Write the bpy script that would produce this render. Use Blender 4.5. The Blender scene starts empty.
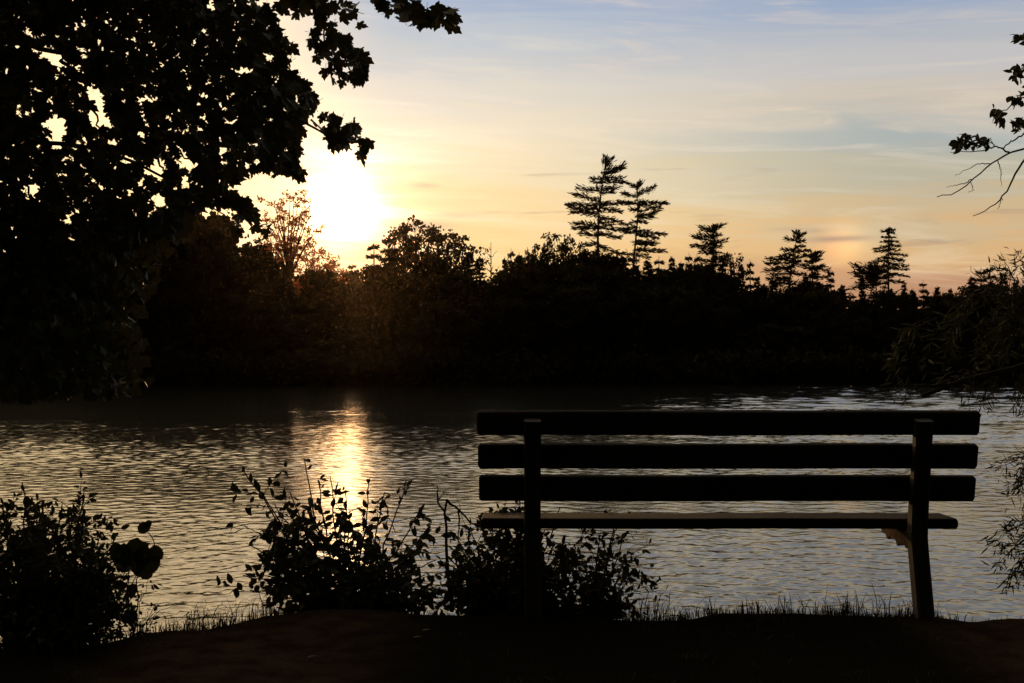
import bpy, math, random
import numpy as np
from mathutils import Vector

# ------------------------------------------------------------------ scene
S = bpy.context.scene
COL = S.collection
random.seed(7)
R = np.random.default_rng(11)
FPX = 1275.0                 # focal length in pixels at a 1024 px wide frame
ZC = 1.55                    # camera height above the water
PITCH = math.atan((365 - 341.5) / FPX)
rad = math.radians

# ------------------------------------------------------------------ camera
cam = bpy.data.cameras.new('camera')
cam.sensor_width = 36.0
cam.lens = FPX / 1024 * 36.0
cam.clip_start = 0.05
cam.clip_end = 5000
camo = bpy.data.objects.new('camera', cam)
COL.objects.link(camo)
camo.location = (0, 0, ZC)
camo.rotation_euler = (rad(90) + PITCH, 0, 0)
S.camera = camo


def P(px, py, Y):
    """World point that lies at depth Y (metres north of the camera) in the direction of a measured pixel."""
    u = (px - 512) / FPX
    v = (341.5 - py) / FPX
    dy = math.cos(PITCH) - v * math.sin(PITCH)
    dz = math.sin(PITCH) + v * math.cos(PITCH)
    k = Y / dy
    return np.array((u * k, Y, ZC + dz * k))


# ------------------------------------------------------------------ sky
SUN_AZ = math.degrees(math.atan((343 - 512) / FPX))
SUN_EL = math.degrees(math.atan((365 - 250) / FPX * math.cos(rad(SUN_AZ))))
GLOW_EL = SUN_EL + 1.9          # the bright veil of thin cloud sits above the disc
SUN_DIR = Vector((math.sin(rad(SUN_AZ)) * math.cos(rad(SUN_EL)),
                  math.cos(rad(SUN_AZ)) * math.cos(rad(SUN_EL)), math.sin(rad(SUN_EL))))


def lin(r, g, b):
    out = []
    for c in (r, g, b):
        c = c / 255.0
        out.append(c / 12.92 if c <= 0.04045 else ((c + 0.055) / 1.055) ** 2.4)
    return tuple(out) + (1.0,)


W = bpy.data.worlds.new('World')
S.world = W
W.use_nodes = True
nt = W.node_tree
nt.nodes.clear()
L = nt.links.new


def nd(tree, typ, **kw):
    n = tree.nodes.new(typ)
    for k, v in kw.items():
        setattr(n, k, v)
    return n


def plug(tree, sock, v):
    if hasattr(v, 'is_output'):
        tree.links.new(v, sock)
    else:
        sock.default_value = v


def m(op, a, b=None, c=None, clamp=False, tree=None):
    t = tree or nt
    n = nd(t, 'ShaderNodeMath', operation=op, use_clamp=clamp)
    plug(t, n.inputs[0], a)
    if b is not None:
        plug(t, n.inputs[1], b)
    if c is not None:
        plug(t, n.inputs[2], c)
    return n.outputs[0]


def rng(v, a, b, c=0.0, d=1.0, smooth=True, tree=None):
    t = tree or nt
    n = nd(t, 'ShaderNodeMapRange', interpolation_type='SMOOTHSTEP' if smooth else 'LINEAR')
    plug(t, n.inputs['Value'], v)
    for nm, x in zip(('From Min', 'From Max', 'To Min', 'To Max'), (a, b, c, d)):
        plug(t, n.inputs[nm], x)
    return n.outputs['Result']


def mixc(f, a, b, blend='MIX', tree=None):
    t = tree or nt
    n = nd(t, 'ShaderNodeMix', data_type='RGBA', blend_type=blend)
    n.clamp_factor = True
    plug(t, n.inputs[0], f)
    plug(t, n.inputs[6], a)
    plug(t, n.inputs[7], b)
    return n.outputs[2]


def comb(x, y, z, tree=None):
    t = tree or nt
    n = nd(t, 'ShaderNodeCombineXYZ')
    for s, v in zip(n.inputs, (x, y, z)):
        plug(t, s, v)
    return n.outputs[0]


def noise(vec, scale=1.0, detail=4.0, rough=0.55, dist=0.0, tree=None):
    t = tree or nt
    n = nd(t, 'ShaderNodeTexNoise')
    plug(t, n.inputs['Vector'], vec)
    n.inputs['Scale'].default_value = scale
    n.inputs['Detail'].default_value = detail
    n.inputs['Roughness'].default_value = rough
    n.inputs['Distortion'].default_value = dist
    return n.outputs['Fac']


def ramp(f, stops, tree=None):
    t = tree or nt
    n = nd(t, 'ShaderNodeValToRGB')
    n.color_ramp.interpolation = 'B_SPLINE' if False else 'EASE'
    e = n.color_ramp.elements
    while len(e) < len(stops):
        e.new(0.5)
    for el_, (p, c) in zip(e, stops):
        el_.position = p
        el_.color = c
    plug(t, n.inputs[0], f)
    return n.outputs[0]


tc = nd(nt, 'ShaderNodeTexCoord')
sep = nd(nt, 'ShaderNodeSeparateXYZ')
L(tc.outputs['Generated'], sep.inputs[0])
dx, dy_, dz_ = sep.outputs
az = m('MULTIPLY', m('ARCTAN2', dx, dy_), 57.29578)
el = m('MULTIPLY', m('ARCSINE', dz_), 57.29578)
# streaky cirrus: noise drawn out along the horizon, in degrees on the sky sphere
n_big = noise(comb(m('MULTIPLY', az, 0.045), m('MULTIPLY_ADD', az, 0.03, m('MULTIPLY', el, 0.36)), 3.1), 1.0, 5.0, 0.55, 0.5)
n_mid = noise(comb(m('MULTIPLY', az, 0.10), m('MULTIPLY_ADD', az, 0.04, m('MULTIPLY', el, 0.95)), 8.3), 1.0, 6.0, 0.6, 0.8)
n_low = noise(comb(m('MULTIPLY', az, 0.16), m('MULTIPLY', el, 1.7), 17.7), 1.0, 4.0, 0.5, 0.3)
elw = m('ADD', el, m('MULTIPLY', m('SUBTRACT', n_big, 0.5), 5.0))
elw = m('ADD', elw, m('MULTIPLY', m('SUBTRACT', n_mid, 0.5), 3.6))


def eln(py):                  # picture row -> ramp position, 25 degrees = 1
    return math.degrees(math.atan((365 - py) / FPX)) / 25.0


f_el = m('DIVIDE', elw, 25.0, clamp=True)
near = ramp(f_el, [(0.0, lin(205, 140, 80)), (eln(262), lin(236, 195, 134)), (eln(225), lin(241, 209, 156)), (eln(180), lin(238, 216, 173)),
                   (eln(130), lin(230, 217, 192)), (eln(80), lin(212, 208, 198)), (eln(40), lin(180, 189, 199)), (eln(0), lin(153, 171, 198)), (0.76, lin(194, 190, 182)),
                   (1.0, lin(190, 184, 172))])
far_ = ramp(f_el, [(0.0, lin(140, 92, 70)), (eln(288), lin(184, 138, 108)), (eln(250), lin(209, 170, 122)), (eln(222), lin(197, 174, 138)),
                   (eln(190), lin(178, 173, 154)), (eln(150), lin(162, 170, 170)), (eln(105), lin(194, 184, 172)), (eln(60), lin(174, 178, 186)),
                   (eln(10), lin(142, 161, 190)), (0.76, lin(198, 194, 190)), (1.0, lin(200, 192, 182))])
col = mixc(rng(az, -4.0, 19.0), near, far_)
col = mixc(m('MULTIPLY', rng(az, -5.0, -14.0), m('MULTIPLY', rng(el, 2.0, 5.0), 0.75)), col, (1.68, 1.17, 0.56, 1.0))  # sky behind the maple made brighter to lift the water's reflection
# thin cream veils and small mauve cloud bars
col = mixc(m('MULTIPLY', rng(n_mid, 0.50, 0.68), 0.30), col, lin(236, 214, 184))
col = mixc(m('MULTIPLY', m('MULTIPLY', rng(n_big, 0.44, 0.64), rng(el, 5.0, 8.0)), 0.22), col, lin(228, 211, 188))
low_mask = m('MULTIPLY', rng(el, 3.0, 5.0), rng(el, 10.5, 8.0))
col = mixc(m('MULTIPLY', m('MULTIPLY', rng(n_low, 0.60, 0.72), low_mask), 0.40), col, lin(150, 130, 120))


def gauss(cx, cy, sx, sy):    # soft patch on the sky at azimuth cx, elevation cy, degrees
    a = m('POWER', m('ABSOLUTE', m('DIVIDE', m('SUBTRACT', az, cx), sx)), 2.0)
    b = m('POWER', m('ABSOLUTE', m('DIVIDE', m('SUBTRACT', el, cy), sy)), 2.0)
    return m('EXPONENT', m('MULTIPLY', m('ADD', a, b), -1.0))


def ae(px, py):
    a_ = math.atan((px - 512) / FPX)
    return math.degrees(a_), math.degrees(math.atan((365 - py) / FPX * math.cos(a_)))


dim = rng(nd(nt, 'ShaderNodeVectorMath', operation='DOT_PRODUCT').outputs['Value'], -0.1, 0.92, 0.035, 1.0)  # sky darkened overhead and behind the camera to cut fill light
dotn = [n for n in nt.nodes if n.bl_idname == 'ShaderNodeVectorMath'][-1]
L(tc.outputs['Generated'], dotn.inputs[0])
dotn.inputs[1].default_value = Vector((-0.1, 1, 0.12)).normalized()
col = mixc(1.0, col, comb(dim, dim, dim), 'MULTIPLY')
# mock sun (parhelion) 22 degrees right of the sun, red on its sunward side, with the little cloud bar across it
for (px_, py_, sx, sy, c, k) in ((836, 245, 0.75, 0.75, lin(255, 90, 50), 0.16), (847, 245, 0.7, 0.9, lin(255, 190, 70), 0.22),
                                 (860, 243, 1.0, 0.7, lin(225, 225, 190), 0.10)):
    g = gauss(*ae(px_, py_), sx, sy)
    col = mixc(m('MULTIPLY', g, k), col, c, 'ADD')
for (px_, py_, sx, sy, k) in ((832, 239, 1.1, 0.15, 0.55), (815, 231, 0.5, 0.1, 0.25), (855, 238, 0.8, 0.12, 0.35), (418, 226, 1.5, 0.30, 0.6), (455, 215, 1.6, 0.18, 0.3), (425, 185, 0.6, 0.12, 0.35), (790, 229, 1.0, 0.1, 0.2)):
    col = mixc(m('MULTIPLY', gauss(*ae(px_, py_), sx, sy), k), col, lin(132, 112, 112))
# bright veil round the sun
sd = nd(nt, 'ShaderNodeVectorMath', operation='DOT_PRODUCT')
L(tc.outputs['Generated'], sd.inputs[0])
sd.inputs[1].default_value = Vector((math.sin(rad(SUN_AZ)) * math.cos(rad(GLOW_EL)), math.cos(rad(SUN_AZ)) * math.cos(rad(GLOW_EL)), math.sin(rad(GLOW_EL))))
th = m('MULTIPLY', m('ARCCOSINE', m('MINIMUM', sd.outputs['Value'], 1.0)), 57.29578)
thw = m('MULTIPLY', th, rng(n_mid, 0.30, 0.70, 1.28, 0.78))
core = m('EXPONENT', m('MULTIPLY', m('POWER', m('DIVIDE', thw, 1.08), 1.45), -1.0))
halo = m('EXPONENT', m('MULTIPLY', m('DIVIDE', thw, 2.3), -1.0))
hot = rng(el, 4.0, 8.5)      # redder the lower the light comes through
aur = mixc(1.0, comb(m('MULTIPLY', core, 13.0), m('MULTIPLY', core, m('MULTIPLY_ADD', hot, 2.0, 5.2)), m('MULTIPLY', core, m('MULTIPLY_ADD', hot, 1.6, 1.4))),
           comb(m('MULTIPLY', halo, 1.2), m('MULTIPLY', halo, 0.78), m('MULTIPLY', halo, 0.48)), 'ADD')
col = mixc(1.0, col, aur, 'ADD')
sky = nd(nt, 'ShaderNodeTexSky', sky_type='NISHITA')
sky.sun_disc = False
sky.sun_elevation = rad(SUN_EL)
sky.sun_rotation = rad(SUN_AZ)
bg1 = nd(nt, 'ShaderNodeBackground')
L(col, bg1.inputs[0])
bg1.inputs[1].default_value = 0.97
bg2 = nd(nt, 'ShaderNodeBackground')
L(sky.outputs[0], bg2.inputs[0])
bg2.inputs[1].default_value = 0.004
add = nd(nt, 'ShaderNodeAddShader')
L(bg1.outputs[0], add.inputs[0])
L(bg2.outputs[0], add.inputs[1])
wo = nd(nt, 'ShaderNodeOutputWorld')
L(add.outputs[0], wo.inputs[0])

sun = bpy.data.lights.new('sun', 'SUN')
sun.energy = 1.0
sun.angle = rad(0.5)
sun.color = (1.0, 0.56, 0.20)
suno = bpy.data.objects.new('sun', sun)
COL.objects.link(suno)
suno.rotation_euler = (-SUN_DIR).to_track_quat('-Z', 'Y').to_euler()
suno.location = SUN_DIR * 300

S.view_settings.view_transform = 'Standard'
S.view_settings.look = 'None'
S.view_settings.exposure = 0.12
S.view_settings.gamma = 1.0
S.view_settings.use_curve_mapping = False
S.render.engine = 'CYCLES'
S.cycles.max_bounces = 6
S.cycles.diffuse_bounces = 2
S.cycles.transmission_bounces = 3
S.cycles.sample_clamp_direct = 6.0
S.cycles.sample_clamp_indirect = 4.0


# ------------------------------------------------------------------ materials
def material(name, color, rough=0.8, spec=0.3, var=0.35, scale=6.0, translucent=None, tfac=0.4):
    mt = bpy.data.materials.new(name)
    mt.use_nodes = True
    t = mt.node_tree
    b = t.nodes['Principled BSDF']
    c = nd(t, 'ShaderNodeTexCoord')
    n = noise(c.outputs['Object'], scale, 5.0, 0.6, tree=t)
    lo = tuple(x * (1 - var) for x in color) + (1,)
    hi = tuple(min(1, x * (1 + var)) for x in color) + (1,)
    cc = mixc(rng(n, 0.3, 0.7, tree=t), lo, hi, tree=t)
    t.links.new(cc, b.inputs['Base Color'])
    b.inputs['Roughness'].default_value = rough
    b.inputs['Specular IOR Level'].default_value = spec
    if translucent:
        tr = nd(t, 'ShaderNodeBsdfTranslucent')
        tr.inputs[0].default_value = translucent + (1,)
        mx = nd(t, 'ShaderNodeMixShader')
        mx.inputs[0].default_value = tfac
        t.links.new(b.outputs[0], mx.inputs[1])
        t.links.new(tr.outputs[0], mx.inputs[2])
        t.links.new(mx.outputs[0], t.nodes['Material Output'].inputs[0])
    return mt


def add_bump(mt, scale, strength, stretch=(1, 1, 1), dist=0.01):
    t = mt.node_tree
    b = t.nodes['Principled BSDF']
    c = nd(t, 'ShaderNodeTexCoord')
    mp = nd(t, 'ShaderNodeMapping')
    mp.inputs['Scale'].default_value = stretch
    t.links.new(c.outputs['Object'], mp.inputs[0])
    n = noise(mp.outputs[0], scale, 6.0, 0.65, tree=t)
    bp = nd(t, 'ShaderNodeBump')
    bp.inputs['Strength'].default_value = strength
    bp.inputs['Distance'].default_value = dist
    t.links.new(n, bp.inputs['Height'])
    t.links.new(bp.outputs[0], b.inputs['Normal'])
    return mt


M_BARK = add_bump(material('bark', (0.045, 0.036, 0.028), 0.9, 0.15), 25, 0.6, (1, 1, 0.3))
M_FARBARK = material('far_bark', (0.04, 0.03, 0.024), 0.95, 0.1)
M_NEEDLE = material('needles', (0.028, 0.036, 0.020), 0.9, 0.1, 0.4, 1.5, (0.05, 0.04, 0.012), 0.15)
M_FARLEAF = material('far_leaves', (0.035, 0.038, 0.018), 0.9, 0.1, 0.4, 0.8, (0.06, 0.045, 0.012), 0.2)
M_GLARELEAF = material('glare_reddened_leaves', (0.05, 0.03, 0.015), 0.9, 0.1, 0.3, 1.2, (0.62, 0.19, 0.07), 0.8)  # red tint of the sun's glare put into the leaf colour
M_MAPLE = material('maple_leaves', (0.045, 0.055, 0.020), 0.6, 0.2, 0.4, 3.0, (0.06, 0.05, 0.015), 0.14)
M_SHRUB = material('shrub_leaves', (0.030, 0.036, 0.014), 0.65, 0.15, 0.4, 8.0, (0.06, 0.06, 0.012), 0.10)
M_WILLOW = material('willow_leaves', (0.050, 0.056, 0.026), 0.7, 0.2, 0.3, 5.0, (0.06, 0.06, 0.02), 0.2)
M_GRASS = material('grass_blades', (0.035, 0.040, 0.014), 0.8, 0.1, 0.4, 4.0, (0.06, 0.05, 0.015), 0.12)
M_WOOD = add_bump(material('dark_stained_wood', (0.026, 0.021, 0.018), 0.9, 0.08, 0.45, 3.0), 9, 0.7, (1.2, 14, 14), 0.004)
M_POST = add_bump(material('dark_post', (0.018, 0.015, 0.013), 0.7, 0.25, 0.4, 5.0), 14, 0.6, (8, 8, 1), 0.004)
M_RUST = add_bump(material('rusty_iron', (0.11, 0.048, 0.027), 0.9, 0.2, 0.6, 40.0), 90, 0.9, dist=0.004)
M_LITTER = material('dry_leaf', (0.30, 0.22, 0.13), 0.8, 0.1, 0.3, 20)

# damp earth, greener where grass grows
M_GROUND = material('earth', (0.036, 0.025, 0.018), 0.95, 0.0, 0.4, 7.0)
t = M_GROUND.node_tree
b = t.nodes['Principled BSDF']
old = b.inputs['Base Color'].links[0].from_socket
gc = nd(t, 'ShaderNodeTexCoord')
gs = nd(t, 'ShaderNodeSeparateXYZ')
t.links.new(gc.outputs['Object'], gs.inputs[0])
gn = noise(gc.outputs['Object'], 1.6, 5, 0.6, tree=t)
xw = m('ADD', gs.outputs[0], m('MULTIPLY', m('SUBTRACT', gn, 0.5), 0.5, tree=t), tree=t)
bare1 = m('MULTIPLY', rng(xw, -1.35, -0.85, tree=t), rng(xw, 0.05, -0.45, tree=t), tree=t)
bare2 = rng(xw, 1.60, 2.0, tree=t)
bare = m('MAXIMUM', bare1, bare2, tree=t)
cc = mixc(bare, (0.009, 0.009, 0.006, 1), old, tree=t)
fine = noise(gc.outputs['Object'], 60, 4, 0.7, tree=t)
cc = mixc(1.0, cc, mixc(fine, (0.5, 0.5, 0.5, 1), (1.35, 1.3, 1.25, 1), tree=t), 'MULTIPLY', tree=t)
t.links.new(cc, b.inputs['Base Color'])
add_bump(M_GROUND, 28, 0.4, dist=0.015)
M_TERRAIN = material('forest_floor', (0.03, 0.027, 0.016), 0.95, 0.05, 0.4, 0.5)

M_WATER = bpy.data.materials.new('lake_water')
M_WATER.use_nodes = True
t = M_WATER.node_tree
b = t.nodes['Principled BSDF']
b.inputs['Base Color'].default_value = (0.010, 0.012, 0.010, 1)
b.inputs['Roughness'].default_value = 0.075
b.inputs['IOR'].default_value = 1.45
c = nd(t, 'ShaderNodeTexCoord')
mp = nd(t, 'ShaderNodeMapping')
mp.inputs['Scale'].default_value = (0.7, 1.5, 1)
t.links.new(c.outputs['Object'], mp.inputs[0])
n1 = noise(mp.outputs[0], 9.0, 4, 0.55, tree=t)
bp = nd(t, 'ShaderNodeBump')
bp.inputs['Strength'].default_value = 0.25
bp.inputs['Distance'].default_value = 0.01
t.links.new(n1, bp.inputs['Height'])
t.links.new(bp.outputs[0], b.inputs['Normal'])


# ------------------------------------------------------------------ mesh helpers
class MB:
    def __init__(s):
        s.v, s.f, s.n = [], [], 0

    def add(s, V, F):
        V = np.asarray(V, float)
        F = np.asarray(F, int)
        s.v.append(V)
        s.f.append(F + s.n)
        s.n += len(V)

    def mesh(s, name, mat, smooth=False):
        me = bpy.data.meshes.new(name)
        V = np.concatenate(s.v)
        me.vertices.add(len(V))
        me.vertices.foreach_set('co', V.astype(np.float32).ravel())
        loops = np.concatenate([f.ravel() for f in s.f])
        tot = np.concatenate([np.full(len(f), f.shape[1]) for f in s.f])
        start = np.concatenate([[0], np.cumsum(tot)[:-1]])
        me.loops.add(len(loops))
        me.loops.foreach_set('vertex_index', loops.astype(np.int32))
        me.polygons.add(len(tot))
        me.polygons.foreach_set('loop_start', start.astype(np.int32))
        me.polygons.foreach_set('loop_total', tot.astype(np.int32))
        me.polygons.foreach_set('use_smooth', np.full(len(tot), smooth))
        me.update(calc_edges=True)
        me.validate()
        me.materials.append(mat)
        return me

    def obj(s, name, mat, parent=None, smooth=False):
        o = bpy.data.objects.new(name, s.mesh(name, mat, smooth))
        COL.objects.link(o)
        if parent:
            o.parent = parent
        return o

    def tube(s, pts, radii, k=6):
        pts = np.asarray(pts, float)
        n = len(pts)
        if np.isscalar(radii):
            radii = np.full(n, radii)
        tan = np.gradient(pts, axis=0)
        tan /= np.linalg.norm(tan, axis=1)[:, None] + 1e-9
        ref = np.array((0.31, 0.22, 0.93)) if abs(tan[0][2]) < 0.8 else np.array((0.9, 0.37, 0.1))
        a = np.cross(tan, ref)
        a /= np.linalg.norm(a, axis=1)[:, None] + 1e-9
        bb = np.cross(tan, a)
        ang = np.linspace(0, 2 * math.pi, k, endpoint=False)
        V = pts[:, None, :] + (np.cos(ang)[None, :, None] * a[:, None, :] + np.sin(ang)[None, :, None] * bb[:, None, :]) * np.asarray(radii)[:, None, None]
        V = V.reshape(-1, 3)
        i, j = np.meshgrid(np.arange(n - 1), np.arange(k), indexing='ij')
        j2 = (j + 1) % k
        F = np.stack([i * k + j, i * k + j2, (i + 1) * k + j2, (i + 1) * k + j], -1).reshape(-1, 4)
        base = s.n
        s.add(V, F)
        s.f.append(np.array([np.arange(k)[::-1] + base]))
        s.f.append(np.array([np.arange(k) + base + (n - 1) * k]))

    def leaves(s, pos, axis, nrm, size, template):
        """template: list of polygons, each a list of (x,y,z) with y along the midrib"""
        pos, axis, nrm = (np.asarray(q, float) for q in (pos, axis, nrm))
        if len(pos) == 0:
            return
        axis = axis / (np.linalg.norm(axis, axis=1)[:, None] + 1e-9)
        bx = np.cross(nrm, axis)
        bx /= np.linalg.norm(bx, axis=1)[:, None] + 1e-9
        nz = np.cross(axis, bx)
        size = np.broadcast_to(np.asarray(size, float), (len(pos),))
        for poly in template:
            T = np.asarray(poly, float)
            V = pos[:, None, :] + size[:, None, None] * (T[None, :, 0, None] * bx[:, None, :] + T[None, :, 1, None] * axis[:, None, :] + T[None, :, 2, None] * nz[:, None, :])
            k = len(T)
            F = np.arange(len(pos) * k).reshape(-1, k)
            s.add(V.reshape(-1, 3), F)


def halves(pts, fold):
    a = [(x, y, abs(x) * fold) for x, y in pts]
    return [a, [(-x, y, z) for x, y, z in a[::-1]]]


T_MAPLE = halves([(0, 0), (0.10, -0.06), (0.36, -0.04), (0.28, 0.12), (0.38, 0.20), (0.51, 0.41), (0.42, 0.45), (0.37, 0.54), (0.21, 0.45), (0.25, 0.68), (0.13, 0.77), (0, 1.0)], 0.25)
T_OVAL = halves([(0, 0), (0.16, 0.14), (0.25, 0.36), (0.22, 0.62), (0.11, 0.84), (0, 1.0)], 0.3)
T_ROUND = halves([(0, 0), (0.24, 0.05), (0.42, 0.30), (0.43, 0.58), (0.28, 0.84), (0, 1.0)], 0.3)
T_LANCE = halves([(0, 0), (0.065, 0.25), (0.06, 0.6), (0, 1.0)], 0.3)
T_FAR = [[(0, 0, 0), (0.36, 0.35, 0.10), (0.25, 0.85, 0.0), (-0.12, 1.0, 0.06), (-0.38, 0.5, 0.05)]]
T_NEEDLE = [[(-0.05, 0, 0), (0.05, 0, 0), (0.11, 0.6, 0.03), (0, 1.0, 0), (-0.11, 0.55, 0.03)]]


def unit(n):
    v = R.normal(size=(n, 3))
    return v / np.linalg.norm(v, axis=1)[:, None]


def curve(pts, n=12, jit=0.0):
    """smooth polyline through a few control points"""
    pts = np.asarray(pts, float)
    d = np.concatenate([[0], np.cumsum(np.linalg.norm(np.diff(pts, axis=0), axis=1))])
    tt = np.linspace(0, d[-1], n)
    out = np.stack([np.interp(tt, d, pts[:, k]) for k in range(3)], 1)
    for _ in range(2):
        out[1:-1] = 0.25 * out[:-2] + 0.5 * out[1:-1] + 0.25 * out[2:]
    if jit:
        out[1:-1] += R.normal(size=(n - 2, 3)) * jit
    return out


def tag(o, label, cat, group=None, kind=None):
    if kind:
        o['kind'] = kind
    if label:
        o['label'] = label
    if cat:
        o['category'] = cat
    if group:
        o['group'] = group
    return o


def thing(name, label, cat, loc, group=None):
    o = bpy.data.objects.new(name, None)
    o.empty_display_size = 0.2
    COL.objects.link(o)
    o.location = tuple(loc)
    return tag(o, label, cat, group)


# ------------------------------------------------------------------ the lake
def shore_y(x):
    return 96.0 + 3.0 * np.sin(x * 0.045 + 1.1) + 1.2 * np.sin(x * 0.21 + 0.4) + np.clip(x * 0.06, -6, 4)


rows = [3.0]
while rows[-1] < 112:
    y = rows[-1]
    rows.append(y + (0.021 if y < 14 else 0.021 + (y - 14) * 0.0024))
rows = np.array(rows)
uc = np.concatenate([-np.geomspace(1.0, 24, 26)[::-1][:-1] * 0.56, np.linspace(-0.56, 0.56, 700), np.geomspace(1.0, 24, 26)[1:] * 0.56])
YY, UU = np.meshgrid(rows, uc, indexing='ij')
XX = np.where(np.abs(UU) <= 0.56, UU * (YY + 1.0), np.sign(UU) * (0.56 * (YY + 1.0) + (np.abs(UU) - 0.56) * 12))
ZZ = np.zeros_like(XX)
patch = 0.85 + 0.25 * np.sin(XX * 0.11 + YY * 0.23 + 0.6) * np.sin(YY * 0.13 - XX * 0.05) + 0.2 * np.sin(YY * 0.61 + XX * 0.17 + 2)
NW = 110
for k in range(NW):
    lam = 0.06 * (0.5 / 0.06) ** ((k + 0.5) / NW)
    th_ = R.uniform(-1.35, 1.35)
    kx, ky = math.sin(th_) * 2 * math.pi / lam, math.cos(th_) * 2 * math.pi / lam
    slope = 0.0070 * (1.15 if lam < 0.22 else 1.1 if lam < 0.45 else 0.9)
    slope = slope * (1.0 if lam < 0.16 else 0.7 + 0.45 * np.clip((YY - 8) / 12, 0, 1)) * (0.85 + 0.30 * np.clip((XX / YY - 0.02) / 0.2, 0, 1) - 0.36 * np.clip((YY - 13) / 25, 0, 1) * np.clip(1 - (XX / YY - 0.06) / 0.12, 0, 1))
    ZZ += slope * lam / (2 * math.pi) * math.sqrt(2) * np.sin(kx * XX + ky * YY + R.uniform(0, 6.28))
for k in range(44):      # longer waves out on the open lake, away from the sheltering bank
    lam = 0.9 * (3.2 / 0.9) ** ((k + 0.5) / 44)
    th_ = R.normal() * 0.8 + 0.05
    kx, ky = math.sin(th_) * 2 * math.pi / lam, math.cos(th_) * 2 * math.pi / lam
    ZZ += np.clip((YY - 12) / 30, 0, 1) * (0.35 + 1.9 * np.clip((XX / YY - 0.08) / 0.16, 0, 1)) * 0.0055 * lam / (2 * math.pi) * math.sqrt(2) * np.sin(kx * XX + ky * YY + R.uniform(0, 6.28))
ZZ *= patch
nr, nc = XX.shape
i, j = np.meshgrid(np.arange(nr - 1), np.arange(nc - 1), indexing='ij')
F = np.stack([i * nc + j, i * nc + j + 1, (i + 1) * nc + j + 1, (i + 1) * nc + j], -1).reshape(-1, 4)
mb = MB()
mb.add(np.stack([XX, YY, ZZ], -1).reshape(-1, 3), F)
tag(mb.obj('water', M_WATER, smooth=True), None, None, kind='structure')


# ------------------------------------------------------------------ far shore and near bank
def grid(xs, ys, fn, name, mat):
    X, Y = np.meshgrid(xs, ys, indexing='xy')
    Z = fn(X, Y)
    nr, nc = X.shape
    i, j = np.meshgrid(np.arange(nr - 1), np.arange(nc - 1), indexing='ij')
    F = np.stack([i * nc + j, i * nc + j + 1, (i + 1) * nc + j + 1, (i + 1) * nc + j], -1).reshape(-1, 4)
    g = MB()
    g.add(np.stack([X, Y, Z], -1).reshape(-1, 3), F)
    return tag(g.obj(name, mat, smooth=True), None, None, kind='structure')


def far_z(X, Y):
    d = Y - shore_y(X)
    return np.where(d < 0, np.maximum(d * 0.25, -1.2), 0.5 * (1 - np.exp(-d / 0.8)) + 3.5 * (1 - np.exp(-d / 40)) + 0.1 * np.sin(X * 0.9) * np.sin(Y * 0.7))


grid(np.concatenate([np.linspace(-300, -130, 8), np.linspace(-120, 120, 240), np.linspace(130, 300, 8)]),
     np.concatenate([np.linspace(84, 130, 90), np.geomspace(134, 320, 14)]), far_z, 'terrain', M_TERRAIN)

EX = np.array([-14, -5, -2.6, -2.0, -1.45, -1.15, -0.98, -0.6, -0.25, 0.1, 0.5, 1.1, 1.6, 1.70, 1.80, 1.95, 2.1, 3, 14])
EYv = np.array([4.2, 4.3, 4.45, 4.5, 4.72, 4.90, 5.15, 5.22, 5.20, 5.18, 5.14, 5.12, 5.12, 5.09, 5.045, 5.06, 5.10, 5.3, 5.5])


def edge_y(X):
    return np.interp(X, EX, EYv) + 0.03 * np.sin(X * 9.1) + 0.015 * np.sin(X * 23 + 1)


def bank_z(X, Y):
    d = Y - edge_y(X)
    top = 0.555 + 0.012 * np.sin(X * 3.1 + 0.5) * np.sin(Y * 2.3) + 0.01 * np.sin(X * 7 + Y * 5) + np.where(Y < 3.5, 0.02 * (3.5 - Y) * 0.5, 0)
    drop = np.where(d > -0.12, (d + 0.12) ** 2 * 0.9, 0)
    return np.maximum(top - np.minimum(drop, 1.4), -0.8)


grid(np.concatenate([np.linspace(-60, -4, 16), np.linspace(-3.8, 3.8, 300), np.linspace(4, 60, 16)]),
     np.concatenate([np.linspace(-80, -6, 12), np.linspace(-5, 2.8, 30), np.linspace(2.9, 6.6, 150), np.linspace(6.7, 9, 12)]), bank_z, 'ground', M_GROUND)


def gz(x, y):
    return float(bank_z(np.array(x), np.array(y)))


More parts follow.
